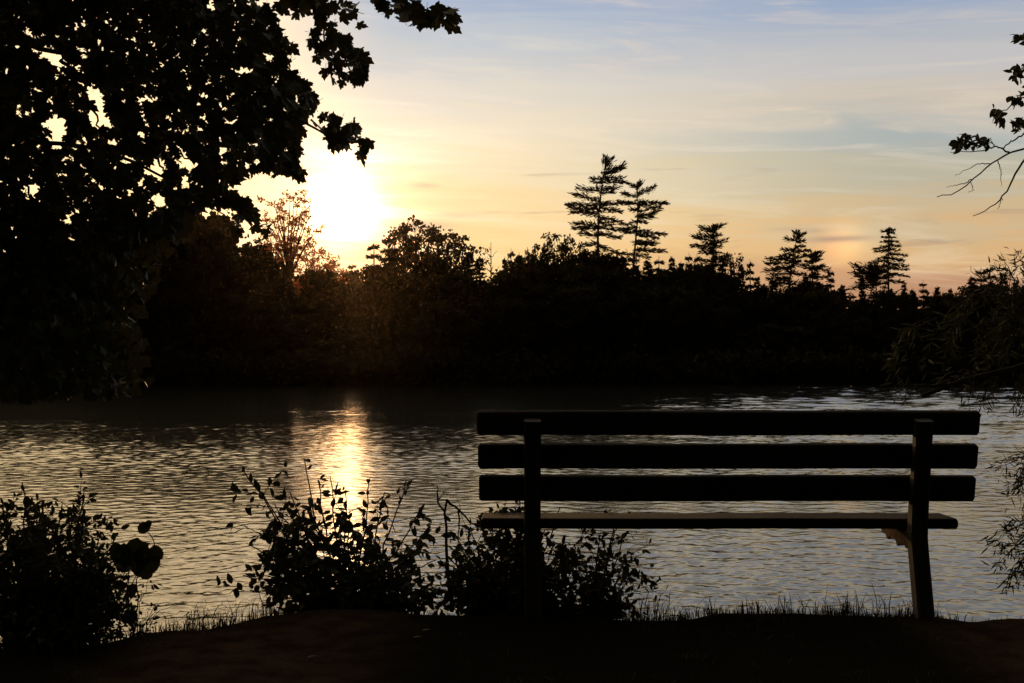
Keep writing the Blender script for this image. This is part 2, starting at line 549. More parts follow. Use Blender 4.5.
# ------------------------------------------------------------------ park bench
def beam(mb, p0, p1, up, w, h, bev=0.006):
    """bevelled timber from p0 to p1, w across, h along 'up'"""
    p0, p1, up = (np.asarray(q, float) for q in (p0, p1, up))
    a = p1 - p0
    Ln = np.linalg.norm(a)
    a /= Ln
    up = up - a * np.dot(up, a)
    up /= np.linalg.norm(up)
    s_ = np.cross(a, up)
    prof = []
    for sx, sy in ((1, 1), (-1, 1), (-1, -1), (1, -1)):
        cxy = np.array((sx * (w / 2 - bev), sy * (h / 2 - bev)))
        st = {(1, 1): 0, (-1, 1): 90, (-1, -1): 180, (1, -1): 270}[(sx, sy)]
        for q in (0, 45, 90):
            prof.append(cxy + bev * np.array((math.cos(rad(st + q)), math.sin(rad(st + q)))))
    prof = np.array(prof)
    k = len(prof)
    sc = [(0, 0.94), (bev, 1.0)] + [(Ln * q, 1.0) for q in (0.2, 0.4, 0.6, 0.8)] + [(Ln - bev, 1.0), (Ln, 0.94)]
    V = []
    for tt, s in sc:
        wob = 0.0012 * math.sin(tt * 5 + p0[2] * 40)
        for x, y in prof:
            V.append(p0 + a * tt + s_ * (x * (1 if s == 1 else 1 - bev / w * 2)) + up * (y * (1 if s == 1 else 1 - bev / h * 2) + wob))
    n = len(sc)
    i, j = np.meshgrid(np.arange(n - 1), np.arange(k), indexing='ij')
    j2 = (j + 1) % k
    F = np.stack([i * k + j, i * k + j2, (i + 1) * k + j2, (i + 1) * k + j], -1).reshape(-1, 4)
    base = mb.n
    mb.add(V, F)
    mb.f.append(np.array([np.arange(k)[::-1] + base]))
    mb.f.append(np.array([np.arange(k) + base + (n - 1) * k]))


def loc_of(root, pts):
    return np.asarray(pts) - np.array(root.location)


bc = P(728, 615, 5.06)
bench = thing('park_bench', 'dark wooden park bench with three-plank back, seen from behind at the lake edge', 'bench', (bc[0], 5.06, 0.55))
B0 = np.array(bench.location)
# each plank: left x px, right x px, top y, bottom y, depth
tilt = np.array((0, -0.23, 1.0))
for (x0, x1, yt, yb, Y) in ((477, 979, 410.5, 435, 5.105), (478, 977, 443.5, 468.5, 5.14), (479, 974.5, 475, 501, 5.175)):
    mb = MB()
    h = (yb - yt) / FPX * Y
    c0, c1 = P(x0, (yt + yb) / 2, Y), P(x1, (yt + yb) / 2, Y)
    beam(mb, c0 - B0, c1 - B0, tilt, 0.038, h, 0.009)
    mb.obj('back_slat', M_WOOD, bench)
for (x0, x1, Y0, ytop) in ((481, 959, 5.215, 518.5), (482, 951, 5.345, 516)):
    mb = MB()
    w = 0.122
    yc = Y0 + w / 2
    z = P(500, ytop, Y0)[2] - 0.0215
    xa, xb = P(x0, 520, Y0)[0], P(x1, 520, Y0)[0]
    beam(mb, np.array((xa, yc, z)) - B0, np.array((xb, yc, z)) - B0, (0, 0.0, 1), w, 0.043, 0.009)
    mb.obj('seat_slat', M_WOOD, bench)
for (pxs, rust) in ((532.5, False), (922, True)):
    X = (pxs - 512) / FPX * 5.06
    if rust:
        X = (922.5 - 512) / FPX * 5.05
    # bent post: the foot, the knee under the seat, the back
    ends = [((X, 5.045, 0.40), (X, 5.135, 0.845)), ((X, 5.135, 0.845), (X, 5.055, 1.335))]
    mb = MB()
    # one bent bar: side outline swept across its width
    w = 0.066
    line = np.array([(5.030, 0.40), (5.050, 0.56), (5.115, 0.80), (5.130, 0.86), (5.120, 0.93), (5.095, 1.06), (5.041, 1.332)])
    dl = np.gradient(line, axis=0)
    dl /= np.linalg.norm(dl, axis=1)[:, None]
    nl = np.stack([dl[:, 1], -dl[:, 0]], 1)
    hw = np.array([0.040, 0.040, 0.038, 0.042, 0.036, 0.030, 0.028])[:, None]
    A = line - nl * hw
    Bq = line + nl * hw
    V, e = [], 0.008
    for (ya, za), (yb_, zb) in zip(A, Bq):
        for (sx, q) in ((-1, 0), (-1 + 2 * e / w, -e), (1 - 2 * e / w, -e), (1, 0)):
            pass
        ring = [(-w / 2 + e, ya, za), (w / 2 - e, ya, za), (w / 2, ya + (yb_ - ya) * 0.12, za + (zb - za) * 0.12), (w / 2, yb_ - (yb_ - ya) * 0.12, zb - (zb - za) * 0.12),
                (w / 2 - e, yb_, zb), (-w / 2 + e, yb_, zb), (-w / 2, yb_ - (yb_ - ya) * 0.12, zb - (zb - za) * 0.12), (-w / 2, ya + (yb_ - ya) * 0.12, za + (zb - za) * 0.12)]
        V += [(X + a_ - B0[0], b_ - B0[1], c_ - B0[2]) for a_, b_, c_ in ring]
    n, k = len(line), 8
    i, j = np.meshgrid(np.arange(n - 1), np.arange(k), indexing='ij')
    j2 = (j + 1) % k
    F = np.stack([i * k + j, i * k + j2, (i + 1) * k + j2, (i + 1) * k + j], -1).reshape(-1, 4)
    mb.add(V, F)
    mb.f.append(np.array([np.arange(k)[::-1]]))
    mb.f.append(np.array([np.arange(k) + (n - 1) * k]))
    mb.obj('post', M_POST, bench)
    # seat arm: flat iron plate running forward under the seat, its lower edge eaten by rust
    mb = MB()
    ys = np.linspace(5.150, 5.610, 26)
    zt = np.full(26, 0.8745)
    zb = 0.806 + 0.034 * ((ys - 5.15) / 0.46) ** 2 + 0.02 * np.clip((ys - 5.57) / 0.04, 0, 1) ** 2 + 0.006 * np.sin(ys * 95) + R.normal(size=26) * 0.003
    zb[9:11] -= 0.012
    zb[17:19] -= 0.010
    V = []
    for y_, a_, b_ in zip(ys, zb, zt):
        V += [(X - 0.02 - B0[0], y_ - B0[1], a_ - B0[2]), (X + 0.012 - B0[0], y_ - B0[1], a_ + 0.002 - B0[2]),
              (X + 0.012 - B0[0], y_ - B0[1], b_ - B0[2]), (X - 0.02 - B0[0], y_ - B0[1], b_ - B0[2])]
    n, k = 26, 4
    i, j = np.meshgrid(np.arange(n - 1), np.arange(k), indexing='ij')
    j2 = (j + 1) % k
    F = np.stack([i * k + j, i * k + j2, (i + 1) * k + j2, (i + 1) * k + j], -1).reshape(-1, 4)
    mb.add(V, F)
    mb.f.append(np.array([[0, 3, 2, 1]]))
    mb.f.append(np.array([[100, 101, 102, 103]]))
    o = mb.obj('seat_bracket', M_RUST, bench)
    if rust:
        o['label'] = 'rusty seat bracket with a ragged lower edge'


# ------------------------------------------------------------------ far trees
def clump(mb, c, r, n, size, tmpl=T_FAR, flat=1.0, up=0.2):
    d = unit(n) * (R.uniform(0.15, 1, size=(n, 1)) ** 0.5) * r
    d[:, 2] *= flat
    ax = unit(n)
    ax[:, 2] += up
    mb.leaves(np.asarray(c) + d, ax, unit(n), size * R.uniform(0.6, 1.25, n), tmpl)


def needle_branch(mb, wood, a, b_, thick=0.3, dens=1.0, size=0.42, sag=0.0, bare=0.06):
    a, b_ = np.asarray(a, float), np.asarray(b_, float)
    Ln = np.linalg.norm(b_ - a)
    mid = (a + b_) / 2 + np.array((0, 0, -sag * Ln))
    pts = curve([a, mid, b_], 7)
    wood.tube(pts, np.linspace(0.02 + 0.012 * Ln, 0.012, 7), 4)
    thick = thick * min(1.0, 0.35 + Ln / 2.0)
    n = max(3, int(Ln / 0.20 * dens))
    for tq in np.linspace(bare, 1.0, n):
        c = np.array([np.interp(tq, np.linspace(0, 1, 7), pts[:, q]) for q in range(3)])
        k = int(9 * dens) + 2
        d = (b_ - a) / (Ln + 1e-6)
        ax = d * 1.0 + unit(k) * 0.55
        ax[:, 2] += 0.16
        off = R.normal(size=(k, 3)) * np.array((thick, thick, thick * 0.42)) * (0.55 + 0.45 * math.sin(math.pi * min(1, tq * 0.9 + 0.1)))
        mb.leaves(c + off, ax, unit(k), size * R.uniform(0.55, 1.2, k), T_NEEDLE)


def hero_pine(name, label, cat, Y, trunk, tips, zoom, origin, extra=1.0, thick=0.28, size=0.42, group=None):
    """trunk and branch ends measured on an enlarged crop of the photograph; branches towards and away from the viewer are added"""
    ox, oy = origin
    Y = Y + (9 if Y < 100 else 6)

    def W_(q):
        return P(ox + q[0] / zoom, oy + q[1] / zoom, Y)
    tp = np.array([W_(q) for q in trunk])
    x0 = tp[0][0]
    zg = float(far_z(np.array(x0), np.array(Y)))
    root = thing(name, label, cat, (x0, Y, zg - 0.1), group)
    o = np.array(root.location)
    tp = np.vstack([[x0 - (tp[1][0] - tp[0][0]) * 0.3, Y, zg - 0.1], tp]) - o
    H = tp[-1][2]
    crown, wood = MB(), MB()
    tr = curve(tp, 16)
    wood.tube(tr, np.linspace(0.20, 0.025, 16) * (H / 17) ** 0.7, 7)
    zs = tr[:, 2]
    for tip_r in tips:
        tip, rt = tip_r[0], tip_r[1]
        a = W_(rt) - o
        a[0] = np.interp(a[2], zs, tr[:, 0])
        a[1] = 0
        e = W_(tip) - o
        Ln = np.linalg.norm(e - a)
        e[1] = R.uniform(-0.45, 0.45) * Ln
        needle_branch(crown, wood, a, e, thick, 1.25, size, R.uniform(-0.02, 0.06))
        for s_ in range(int(2 * extra)):     # depth branches on the same whorl
            sgn = 1 if s_ % 2 else -1
            ln = Ln * R.uniform(0.35, 0.65)
            e2 = a + np.array(((e[0] - a[0]) * R.uniform(0.0, 0.25), sgn * ln, (e[2] - a[2]) * R.uniform(0.4, 1.0)))
            needle_branch(crown, wood, a + np.array((0, 0, R.uniform(-0.2, 0.2))), e2, thick, 0.8, size, 0.03)
    top = tr[-1]
    zlow = min((W_(r_[1]) - o)[2] for r_ in tips)
    for q in range(16):           # the skirt that sinks into the wood
        z = zlow - R.uniform(0.1, 3.5)
        a_, ln = R.uniform(0, 6.28), R.uniform(0.8, 2.4)
        needle_branch(crown, wood, (np.interp(z, zs, tr[:, 0]), 0, z), (np.interp(z, zs, tr[:, 0]) + math.cos(a_) * ln, math.sin(a_) * ln, z + R.uniform(-0.2, 0.2)), thick, 1.0, size)
    for q in range(3):
        needle_branch(crown, wood, top - np.array((0, 0, 0.8)), top + np.array((R.normal() * 0.15, R.normal() * 0.15, R.uniform(-0.5, -0.25))), 0.12, 1.0, size * 0.7)
    wood.obj('trunk', M_FARBARK, root)
    crown.obj('crown', M_NEEDLE, root)
    return root


O1, Z1 = (550, 145), 4.877
hero_pine('pine_tree', 'tallest pine on the far shore, bushy and swept to the right', 'tree', 104,
          [(235, 600), (232, 400), (245, 250), (262, 130), (283, 58)],
          [((298, 75), (270, 110)), ((270, 62), (268, 105)), ((358, 98), (262, 142)), ((345, 120), (262, 145)), ((350, 155), (258, 158)), ((354, 180), (252, 182)), ((318, 210), (246, 214)), ((300, 230), (246, 235)),
           ((385, 288), (240, 288)), ((335, 330), (238, 305)), ((365, 380), (235, 350)), ((340, 415), (233, 400)), ((335, 448), (232, 430)), ((320, 528), (232, 490)), ((305, 560), (235, 540)),
           ((213, 160), (258, 170)), ((212, 180), (255, 185)), ((145, 212), (245, 222)), ((118, 247), (242, 275)), ((95, 288), (238, 292)), ((100, 312), (236, 312)), ((118, 332), (235, 335)),
           ((122, 388), (232, 398)), ((130, 405), (232, 410)), ((150, 430), (232, 445)), ((182, 485), (232, 480)), ((172, 535), (233, 520)), ((195, 575), (234, 570)), ((290, 390), (233, 375))], Z1, O1, 0.5, 0.25)
hero_pine('pine_tree', 'second tallest pine, thinner and more open, right beside the tallest pine', 'tree', 106,
          [(404, 600), (425, 400), (433, 270), (425, 178)],
          [((500, 212), (430, 245)), ((555, 290), (434, 278)), ((535, 305), (434, 285)), ((512, 328), (434, 350)), ((495, 355), (432, 352)), ((460, 378), (427, 372)), ((545, 442), (425, 420)), ((515, 452), (424, 440)),
           ((505, 472), (420, 470)), ((498, 486), (418, 480)), ((545, 520), (416, 510)), ((470, 548), (412, 530)), ((365, 235), (430, 252)), ((390, 192), (425, 210)), ((440, 185), (427, 210)), ((352, 285), (432, 288)), ((398, 318), (432, 315)),
           ((358, 410), (426, 402)), ((370, 428), (425, 420)), ((398, 378), (428, 372)), ((360, 535), (410, 535)), ((460, 320), (432, 325)), ((345, 560), (408, 560))], Z1, O1, 0.5, 0.23)
O2, Z2 = (680, 215), 6.4
hero_pine('pine_tree', 'dense pine with a flat ragged top and two arms reaching left', 'tree', 102,
          [(215, 420), (212, 250), (222, 130), (216, 62)],
          [((268, 66), (218, 95)), ((245, 75), (218, 100)), ((140, 80), (216, 100)), ((160, 92), (216, 110)), ((96, 142), (212, 165)), ((86, 202), (208, 188)), ((135, 126), (212, 140)), ((284, 162), (238, 185)), ((250, 130), (220, 140)), ((248, 200), (215, 210)),
           ((150, 215), (210, 220)), ((142, 242), (210, 252)), ((255, 265), (212, 270)), ((300, 282), (214, 290)), ((130, 296), (212, 300)), ((280, 320), (215, 320)), ((150, 330), (213, 335)), ((245, 240), (213, 240)), ((175, 185), (212, 190))], Z2, O2, 1.0, 0.26, 0.40)
hero_pine('pine_tree', 'open pine with layered arms reaching left, tallest of the right-hand pair', 'tree', 102,
          [(700, 470), (712, 300), (738, 200), (760, 100)],
          [((785, 125), (755, 140)), ((735, 112), (755, 130)), ((692, 155), (745, 165)), ((775, 170), (745, 172)), ((770, 205), (738, 205)), ((668, 225), (735, 232)), ((805, 232), (732, 240)), ((580, 278), (720, 280)), ((570, 312), (718, 300)),
           ((568, 355), (712, 335)), ((605, 382), (710, 370)), ((562, 412), (705, 400)), ((590, 440), (703, 430)), ((800, 325), (715, 312)), ((798, 375), (708, 365)), ((775, 270), (725, 275)), ((650, 260), (725, 262)), ((640, 340), (710, 345)), ((750, 300), (716, 300)), ((640, 420), (704, 415))], Z2, O2, 0.8, 0.26, 0.40)
hero_pine('pine_tree', 'shorter bushy pine with a one-sided top, just right of the layered pine', 'tree', 103,
          [(845, 480), (850, 330), (850, 242)],
          [((890, 240), (850, 262)), ((885, 262), (850, 270)), ((800, 262), (850, 268)), ((822, 300), (850, 305)), ((880, 290), (850, 300)), ((925, 355), (850, 345)), ((812, 340), (850, 345)), ((900, 330), (850, 335)), ((805, 400), (848, 390)), ((925, 400), (848, 400)),
           ((800, 440), (847, 430)), ((930, 450), (847, 440)), ((870, 380), (848, 380))], Z2, O2, 1.2, 0.30, 0.42)
O3, Z3 = (840, 215), 5.565
hero_pine('spruce_tree', 'tall narrow pointed spruce with tiered branches at the right end', 'tree', 104,
          [(270, 430), (268, 200), (270, 64)],
          [((298, 100), (270, 98)), ((246, 90), (270, 88)), ((315, 150), (270, 145)), ((236, 152), (270, 145)), ((330, 172), (270, 165)), ((205, 186), (269, 178)), ((318, 195), (269, 192)), ((212, 202), (269, 200)), ((355, 225), (268, 215)), ((225, 240), (268, 232)), ((350, 250), (268, 240)),
           ((186, 262), (268, 252)), ((370, 284), (268, 268)), ((172, 292), (268, 280)), ((368, 302), (268, 292)), ((190, 320), (268, 310)), ((352, 342), (268, 325)), ((195, 350), (268, 345)), ((355, 378), (268, 365)), ((200, 385), (268, 378)), ((290, 82), (270, 80)), ((300, 125), (270, 122)), ((245, 125), (270, 122))], Z3, O3, 1.0, 0.17, 0.34)
hero_pine('pine_tree', 'low broad pine with a raised left arm, against the tiered spruce', 'tree', 102.5,
          [(200, 430), (205, 370), (205, 285)],
          [((70, 285), (200, 345)), ((95, 320), (200, 360)), ((110, 350), (200, 375)), ((160, 285), (202, 320)), ((235, 285), (205, 310)), ((130, 310), (202, 335)), ((180, 290), (204, 310)), ((250, 310), (205, 330)), ((120, 380), (200, 390)), ((270, 340), (205, 350)), ((190, 300), (204, 320))], Z3, O3, 1.2, 0.32, 0.42)
O5, Z5 = (195, 170), 5.25
hero_pine('pine_tree', 'sparse pine with thin drooping arms left of the sun, beside the maple boughs', 'tree', 98,
          [(125, 600), (120, 420), (122, 270)],
          [((165, 325), (122, 320)), ((70, 335), (122, 325)), ((215, 340), (122, 355)), ((60, 370), (121, 365)), ((200, 385), (121, 385)), ((215, 425), (120, 420)), ((60, 430), (120, 425)), ((190, 460), (121, 450)), ((200, 500), (122, 490)), ((50, 500), (122, 490)), ((205, 545), (123, 535)), ((150, 300), (122, 300)), ((90, 300), (122, 298))], Z5, O5, 0.6, 0.15, 0.34)


def far_px(x, Y):
    return 512 + x / Y * FPX


def spruce_mesh(h, r, nw):
    crown, wood = MB(), MB()
    wood.tube([(0, 0, 0), (0.03, 0, h * 0.5), (0, 0, h)], np.array((0.02, 0.013, 0.002)) * h, 6)
    for k in range(nw):
        q = (k + 0.5) / nw
        z = h * (0.10 + 0.88 * q)
        ln = r * (1 - q) ** 0.85 * R.uniform(0.75, 1.15) + 0.06
        for b_ in range(6):
            a = b_ * 1.047 + k * 0.7 + R.uniform(-0.3, 0.3)
            l2 = ln * R.uniform(0.65, 1.1)
            needle_branch(crown, wood, (0, 0, z), (math.cos(a) * l2, math.sin(a) * l2, z - 0.18 * l2 + R.normal() * 0.05), 0.14, 0.8, 0.30, -0.03, 0.15)
    return wood.mesh('trunk', M_FARBARK), crown.mesh('crown', M_NEEDLE)


def broadleaf_mesh(h, r, tips, leaf, per, mat=M_FARLEAF, base=0.28, clr=0.55, seedling=False):
    crown, wood = MB(), MB()
    bend = R.normal(size=2) * 0.04 * h
    top = np.array((bend[0], bend[1], h * 0.9))
    tr = curve([(0, 0, 0), (bend[0] * 0.2, bend[1] * 0.2, h * 0.45), top], 9, 0.02 * h / 8)
    wood.tube(tr, np.linspace(0.022 * h, 0.004 * h, 9), 6)
    for k in range(tips):
        q = R.uniform(base, 1.0) if k else 1.0
        zz = h * q
        prof = math.sin(math.pi * min(1, ((q - base) / (1 - base) * 0.74 + 0.14))) ** 0.7
        a = k * 2.399 + R.uniform(-0.4, 0.4)
        rr = r * prof * R.uniform(0.35, 1.12)
        st = np.array([np.interp(max(0.12 * h, zz - rr * R.uniform(0.5, 0.9)), tr[:, 2], tr[:, c_]) for c_ in range(3)])
        e = np.array((bend[0] * q + math.cos(a) * rr, bend[1] * q + math.sin(a) * rr, zz))
        pts = curve([st, (st + e) / 2 + R.normal(size=3) * 0.06 * r, e], 6)
        wood.tube(pts, np.linspace(0.008 * h, 0.0018 * h, 6), 4)
        clump(crown, e, clr * R.uniform(0.6, 1.25), per, leaf, flat=0.75)
        if per > 10:
            clump(crown, pts[3], clr * R.uniform(0.5, 0.9), per // 2, leaf, flat=0.75)
    return wood.mesh('trunk', M_FARBARK), crown.mesh('crown', mat)


def vase_mesh(h, r, stems, leaf, per, mat, fork=0.5, clr=0.4):
    """several stems fanning up from a low fork, airy rounded crown"""
    crown, wood = MB(), MB()
    f = np.array((0, 0, h * fork))
    wood.tube(curve([(0, 0, 0), (0.04 * r, 0, h * fork * 0.5), f + np.array((0, 0, 0.1))], 6), np.linspace(0.013 * h, 0.011 * h, 6), 6)
    for k in range(stems):
        a = k * 2.399 + R.uniform(-0.3, 0.3)
        q = (k + 0.5) / stems
        rr = r * math.sqrt(q) * 0.95
        zt = h * (fork + (1 - fork) * (1.0 - 0.55 * q ** 1.6) * R.uniform(0.86, 1.0)) if k else h * 0.98
        e = np.array((math.cos(a) * rr, math.sin(a) * rr, zt))
        p = curve([f, f + (e - f) * np.array((0.35, 0.35, 0.5)) + R.normal(size=3) * 0.08, e], 9, 0.04)
        wood.tube(p, np.linspace(0.0065 * h, 0.0016 * h, 9), 5)
        for t_ in range(9):
            i_ = int(R.integers(3, 9))
            s_ = p[i_]
            d = unit(1)[0] * np.array((1, 1, 0.7)) + np.array((math.cos(a) * 0.4, math.sin(a) * 0.4, 0.35))
            ee = s_ + d * R.uniform(0.35, 0.95) * r * 0.36
            wood.tube([s_, (s_ + ee) / 2 + np.array((0, 0, 0.04)), ee], (0.0018 * h, 0.0013 * h, 0.0008 * h), 4)
            clump(crown, ee, clr * R.uniform(0.55, 1.2), per, leaf, flat=0.7)
        clump(crown, e, clr * 0.8, per, leaf, flat=0.8)
    return wood.mesh('trunk', M_FARBARK), crown.mesh('crown', mat)


def put_tree(name, label, cat, meshes, x, Y, scale, group=None, rz=None, sxy=1.0):
    zg = float(far_z(np.array(x), np.array(Y)))
    root = thing(name, label, cat, (x, Y, zg - 0.08), group)
    root.scale = (scale * sxy, scale * sxy, scale)
    root.rotation_euler = (0, 0, R.uniform(0, 6.28) if rz is None else rz)
    for me, nm in zip(meshes, ('trunk', 'crown')):
        o = bpy.data.objects.new(nm, me)
        COL.objects.link(o)
        o.parent = root
    return root


def top_at(px, py, Y):       # height above ground that reaches a picture row
    p = P(px, py, Y)
    return p[0], p[2] - float(far_z(np.array(p[0]), np.array(Y))) + 0.08


# the reddish broadleaf tree against the sun
x_, h_ = top_at(289, 194, 107)
ms = vase_mesh(h_, 2.7, 17, 0.19, 20, M_GLARELEAF, 0.50, 0.40)
put_tree('broadleaf_tree', 'tall thin-leaved broadleaf tree reddened by glare from the low sun', 'tree', ms, x_, 107, 1.0, rz=0.4)

SPIRE = [spruce_mesh(8, 1.0, 24), spruce_mesh(8, 0.8, 26)]
SPR = [spruce_mesh(8, 1.7, 13), spruce_mesh(8, 1.15, 14), spruce_mesh(8, 2.1, 12)]
for (px, py, Y, k, lab) in (
        (389, 234, 101, 0, 'dark pointed spruce left of the airy broadleaf tops, right of the sun'),
        (374, 240, 99, 2, 'spruce lit gold at its edge, first to the right of the sun'),
        (511, 248, 103, 1, 'small pointed spruce just right of the bare dead tree'),
        (689, 252, 103, 1, 'left one of twin little spruces beside the flat-topped pine'),
        (697, 253, 104, 1, 'right one of twin little spruces beside the flat-topped pine'),
        (750, 259, 102, 1, 'slim lone spruce in the gap left of the layered pine'),
        (831, 268, 102, 1, 'small narrow spruce spire right of the bushy one-sided pine'),
        (923, 280, 103, 0, 'little spruce tip just right of the tiered spruce'),
        (981, 267, 101, 2, 'left one of two broad dark spruces near the willow sprays'),
        (990, 264, 102, 2, 'right one of two broad dark spruces near the willow sprays'),
        (659, 256, 105, 0, 'short spruce tip right of the second tallest pine'),
        (352, 262, 200, 2, 'low spruce in the dip of the treeline below the sun')):
    Y += 6
    x_, h_ = top_at(px, py, Y)
    put_tree('spruce_tree', lab, 'tree', SPR[k], x_, Y, h_ / 8, sxy={0: 0.95, 1: 0.75, 2: 0.95}[k])

AIRY = [vase_mesh(9, 2.1, 13, 0.22, 15, M_FARLEAF, 0.42, 0.38), vase_mesh(9, 1.7, 10, 0.22, 16, M_FARLEAF, 0.48, 0.38)]
for (px, py, Y, k, sx, lab) in (
        (420, 219, 101, 0, 1.0, 'highest airy broadleaf tree right of the sun with see-through crown'),
        (402, 227, 102, 1, 0.9, 'rounded airy broadleaf tree left of the highest see-through crown'),
        (441, 230, 102, 1, 0.8, 'airy broadleaf tree right of the highest see-through crown'),
        (461, 237, 101, 1, 0.9, 'thin airy broadleaf tree between the high crowns and the bare tree'),
        (537, 245, 102, 1, 0.6, 'small knobbly broadleaf top left of the tallest pine'),
        (526, 250, 103, 0, 0.5, 'lowest knobbly broadleaf top left of the tallest pine'),
        (559, 235, 102, 1, 0.7, 'rounded broadleaf tree left of the tallest pine, left one of two'),
        (574, 237, 103, 0, 0.6, 'rounded broadleaf tree left of the tallest pine, right one of two'),
        (252, 238, 98, 0, 1.0, 'bushy broadleaf tree between the sparse pine and the reddish tree'),
        (733, 254, 103, 1, 0.7, 'bushy broadleaf top just right of the flat-topped pine'),
        (961, 287, 102, 1, 0.6, 'small broken broadleaf top left of the broad twin spruces'),
        (330, 260, 195, 0, 0.9, 'low broadleaf tree right of the reddish tree, below the sun')):
    Y += 7
    x_, h_ = top_at(px, py, Y)
    put_tree('broadleaf_tree', lab, 'tree', AIRY[k], x_, Y, h_ / 9, sxy=sx)

x_, h_ = top_at(316, 249, 190)
put_tree('broadleaf_tree', 'low glare-reddened broadleaf tree directly under the sun, right of the tall reddish one', 'tree', vase_mesh(h_, 4.4, 15, 0.32, 20, M_GLARELEAF, 0.4, 0.7), x_, 190, 1.0)
SEG = [(-999, 225, 'behind the maple boughs at the left'), (225, 385, 'in the dip under the sun'), (385, 505, 'below the see-through crowns right of the sun'), (505, 665, 'at the foot of the two tallest pines'),
       (665, 775, 'around the flat-topped pine'), (775, 945, 'between the layered pine and the tiered spruce'), (945, 9999, 'at the right edge behind the willow sprays')]
# slim spires along the skyline
for px, py in ((470, 249), (480, 256), (505, 256), (519, 252), (545, 246), (586, 249), (622, 256), (636, 262), (648, 258), (672, 256), (681, 260), (707, 262), (722, 257), (741, 266), (757, 276), (773, 279), (806, 274), (818, 280), (843, 284), (862, 275), (904, 283), (913, 288), (937, 285), (950, 288), (972, 276), (1003, 272), (1015, 280), (245, 244), (268, 250)):
    Y = 107 + R.uniform(-3, 3)
    x_, h_ = top_at(px, py, Y)
    seg = [s_ for a, b_, s_ in SEG if a <= px < b_][0]
    put_tree('spruce_tree', 'slim spruce spire %s' % seg, 'tree', SPIRE[int(R.integers(2))], x_, Y, h_ / 8, 'spruce spires %s' % seg, sxy=R.uniform(0.6, 1.0))
# bare dead tree
x_, h_ = top_at(491, 243, 102)
root = thing('dead_tree', 'bare leafless tree with thin twigs in the far treeline', 'tree', (x_, 102, float(far_z(np.array(x_), np.array(102.0)))))
mb = MB()
mb.tube(curve([(0, 0, 0), (0, 0, h_ * 0.5), (0, 0, h_)], 8), np.linspace(0.12, 0.02, 8), 5)
root_tr = mb.obj('trunk', M_FARBARK, root)
mb = MB()
for k in range(26):
    z = h_ * R.uniform(0.6, 0.98)
    a = R.uniform(0, 6.28)
    ln = R.uniform(0.4, 1.3) * (1.3 - z / h_)
    s_ = np.array((0, 0, z))
    e = s_ + np.array((math.cos(a) * ln, math.sin(a) * ln, ln * R.uniform(0.6, 1.4)))
    pts = curve([s_, (s_ + e) / 2 + np.array((0, 0, -0.05)), e], 5, 0.03)
    mb.tube(pts, np.linspace(0.035, 0.012, 5), 4)
mb.obj('branches', M_FARBARK, root)

# the mass of the wood
PROF = np.array([(-420, 240), (-150, 235), (50, 240), (78, 255), (100, 222), (180, 212), (204, 214), (219, 224), (232, 258), (250, 247), (280, 257), (302, 274), (322, 264), (342, 272), (360, 272), (378, 268), (402, 264), (430, 266), (470, 270), (488, 273), (502, 270),
                 (516, 264), (550, 256), (580, 254), (620, 262), (642, 268), (662, 268), (690, 266), (722, 268), (745, 286), (768, 287), (790, 284), (830, 284), (850, 290), (870, 284), (908, 292),
                 (932, 289), (962, 292), (984, 280), (1024, 287), (1250, 280), (1500, 275)], float)
GAP = [(62, 94), (208, 234), (288, 314), (324, 376)]
MASS = [broadleaf_mesh(8, 2.1, 110, 0.33, 40, base=0.05, clr=0.60), broadleaf_mesh(8, 1.7, 95, 0.31, 40, base=0.05, clr=0.52), broadleaf_mesh(8, 2.3, 120, 0.34, 40, base=0.05, clr=0.62), broadleaf_mesh(8, 1.5, 80, 0.30, 36, base=0.08, clr=0.45)]
for row, (back, drop, step, front) in enumerate(((3.0, 34, 24, True), (7.0, 15, 17, False), (13.0, 5, 15, False))):
    px = -330 + row * 7
    while px < 1370:
        q = px + R.uniform(-4, 4)
        gap = any(a < q < b_ for a, b_ in GAP)
        xg = (q - 512) / FPX * 98
        Y = float(shore_y(np.array(xg))) + back + R.uniform(-1, 1)
        py = np.interp(q, PROF[:, 0], PROF[:, 1]) + drop + R.uniform(-5, 8) * (1 + front)
        if gap:
            Y, py = (Y + 1, 338 + R.uniform(-6, 4)) if row == 0 else (205 + row * 14 + R.uniform(-3, 3), py)
        x_, h_ = top_at(q, py, Y)
        vis = min(max(q, 0), 1023)
        seg = [s_ for a, b_, s_ in SEG if a <= vis < b_][0]
        nm = ('front shoreline', 'middle', 'rear')[row]
        lab = '%s broadleaf tree %s' % (('low shoreline', 'middle-row', 'tall rear-row')[row], seg)
        k = int(R.integers(4))
        if row and R.uniform() < 0.17:
            put_tree('spruce_tree', lab.replace('broadleaf tree', 'dark spruce'), 'tree', SPR[k % 3], x_, Y, (h_ + R.uniform(0, 0.7)) / 8, '%s spruces %s' % (nm, seg), sxy=R.uniform(0.85, 1.2))
        else:
            put_tree('broadleaf_tree', lab, 'tree', MASS[k], x_, Y, h_ / 8, '%s trees %s' % (nm, seg), sxy=R.uniform(0.85, 1.15) * (1.25 if gap and row == 0 else 1) * (8 / max(h_, 4)) ** (0.9 if gap and row == 0 else 0.3))
        px += step * (0.8 if gap else 1)

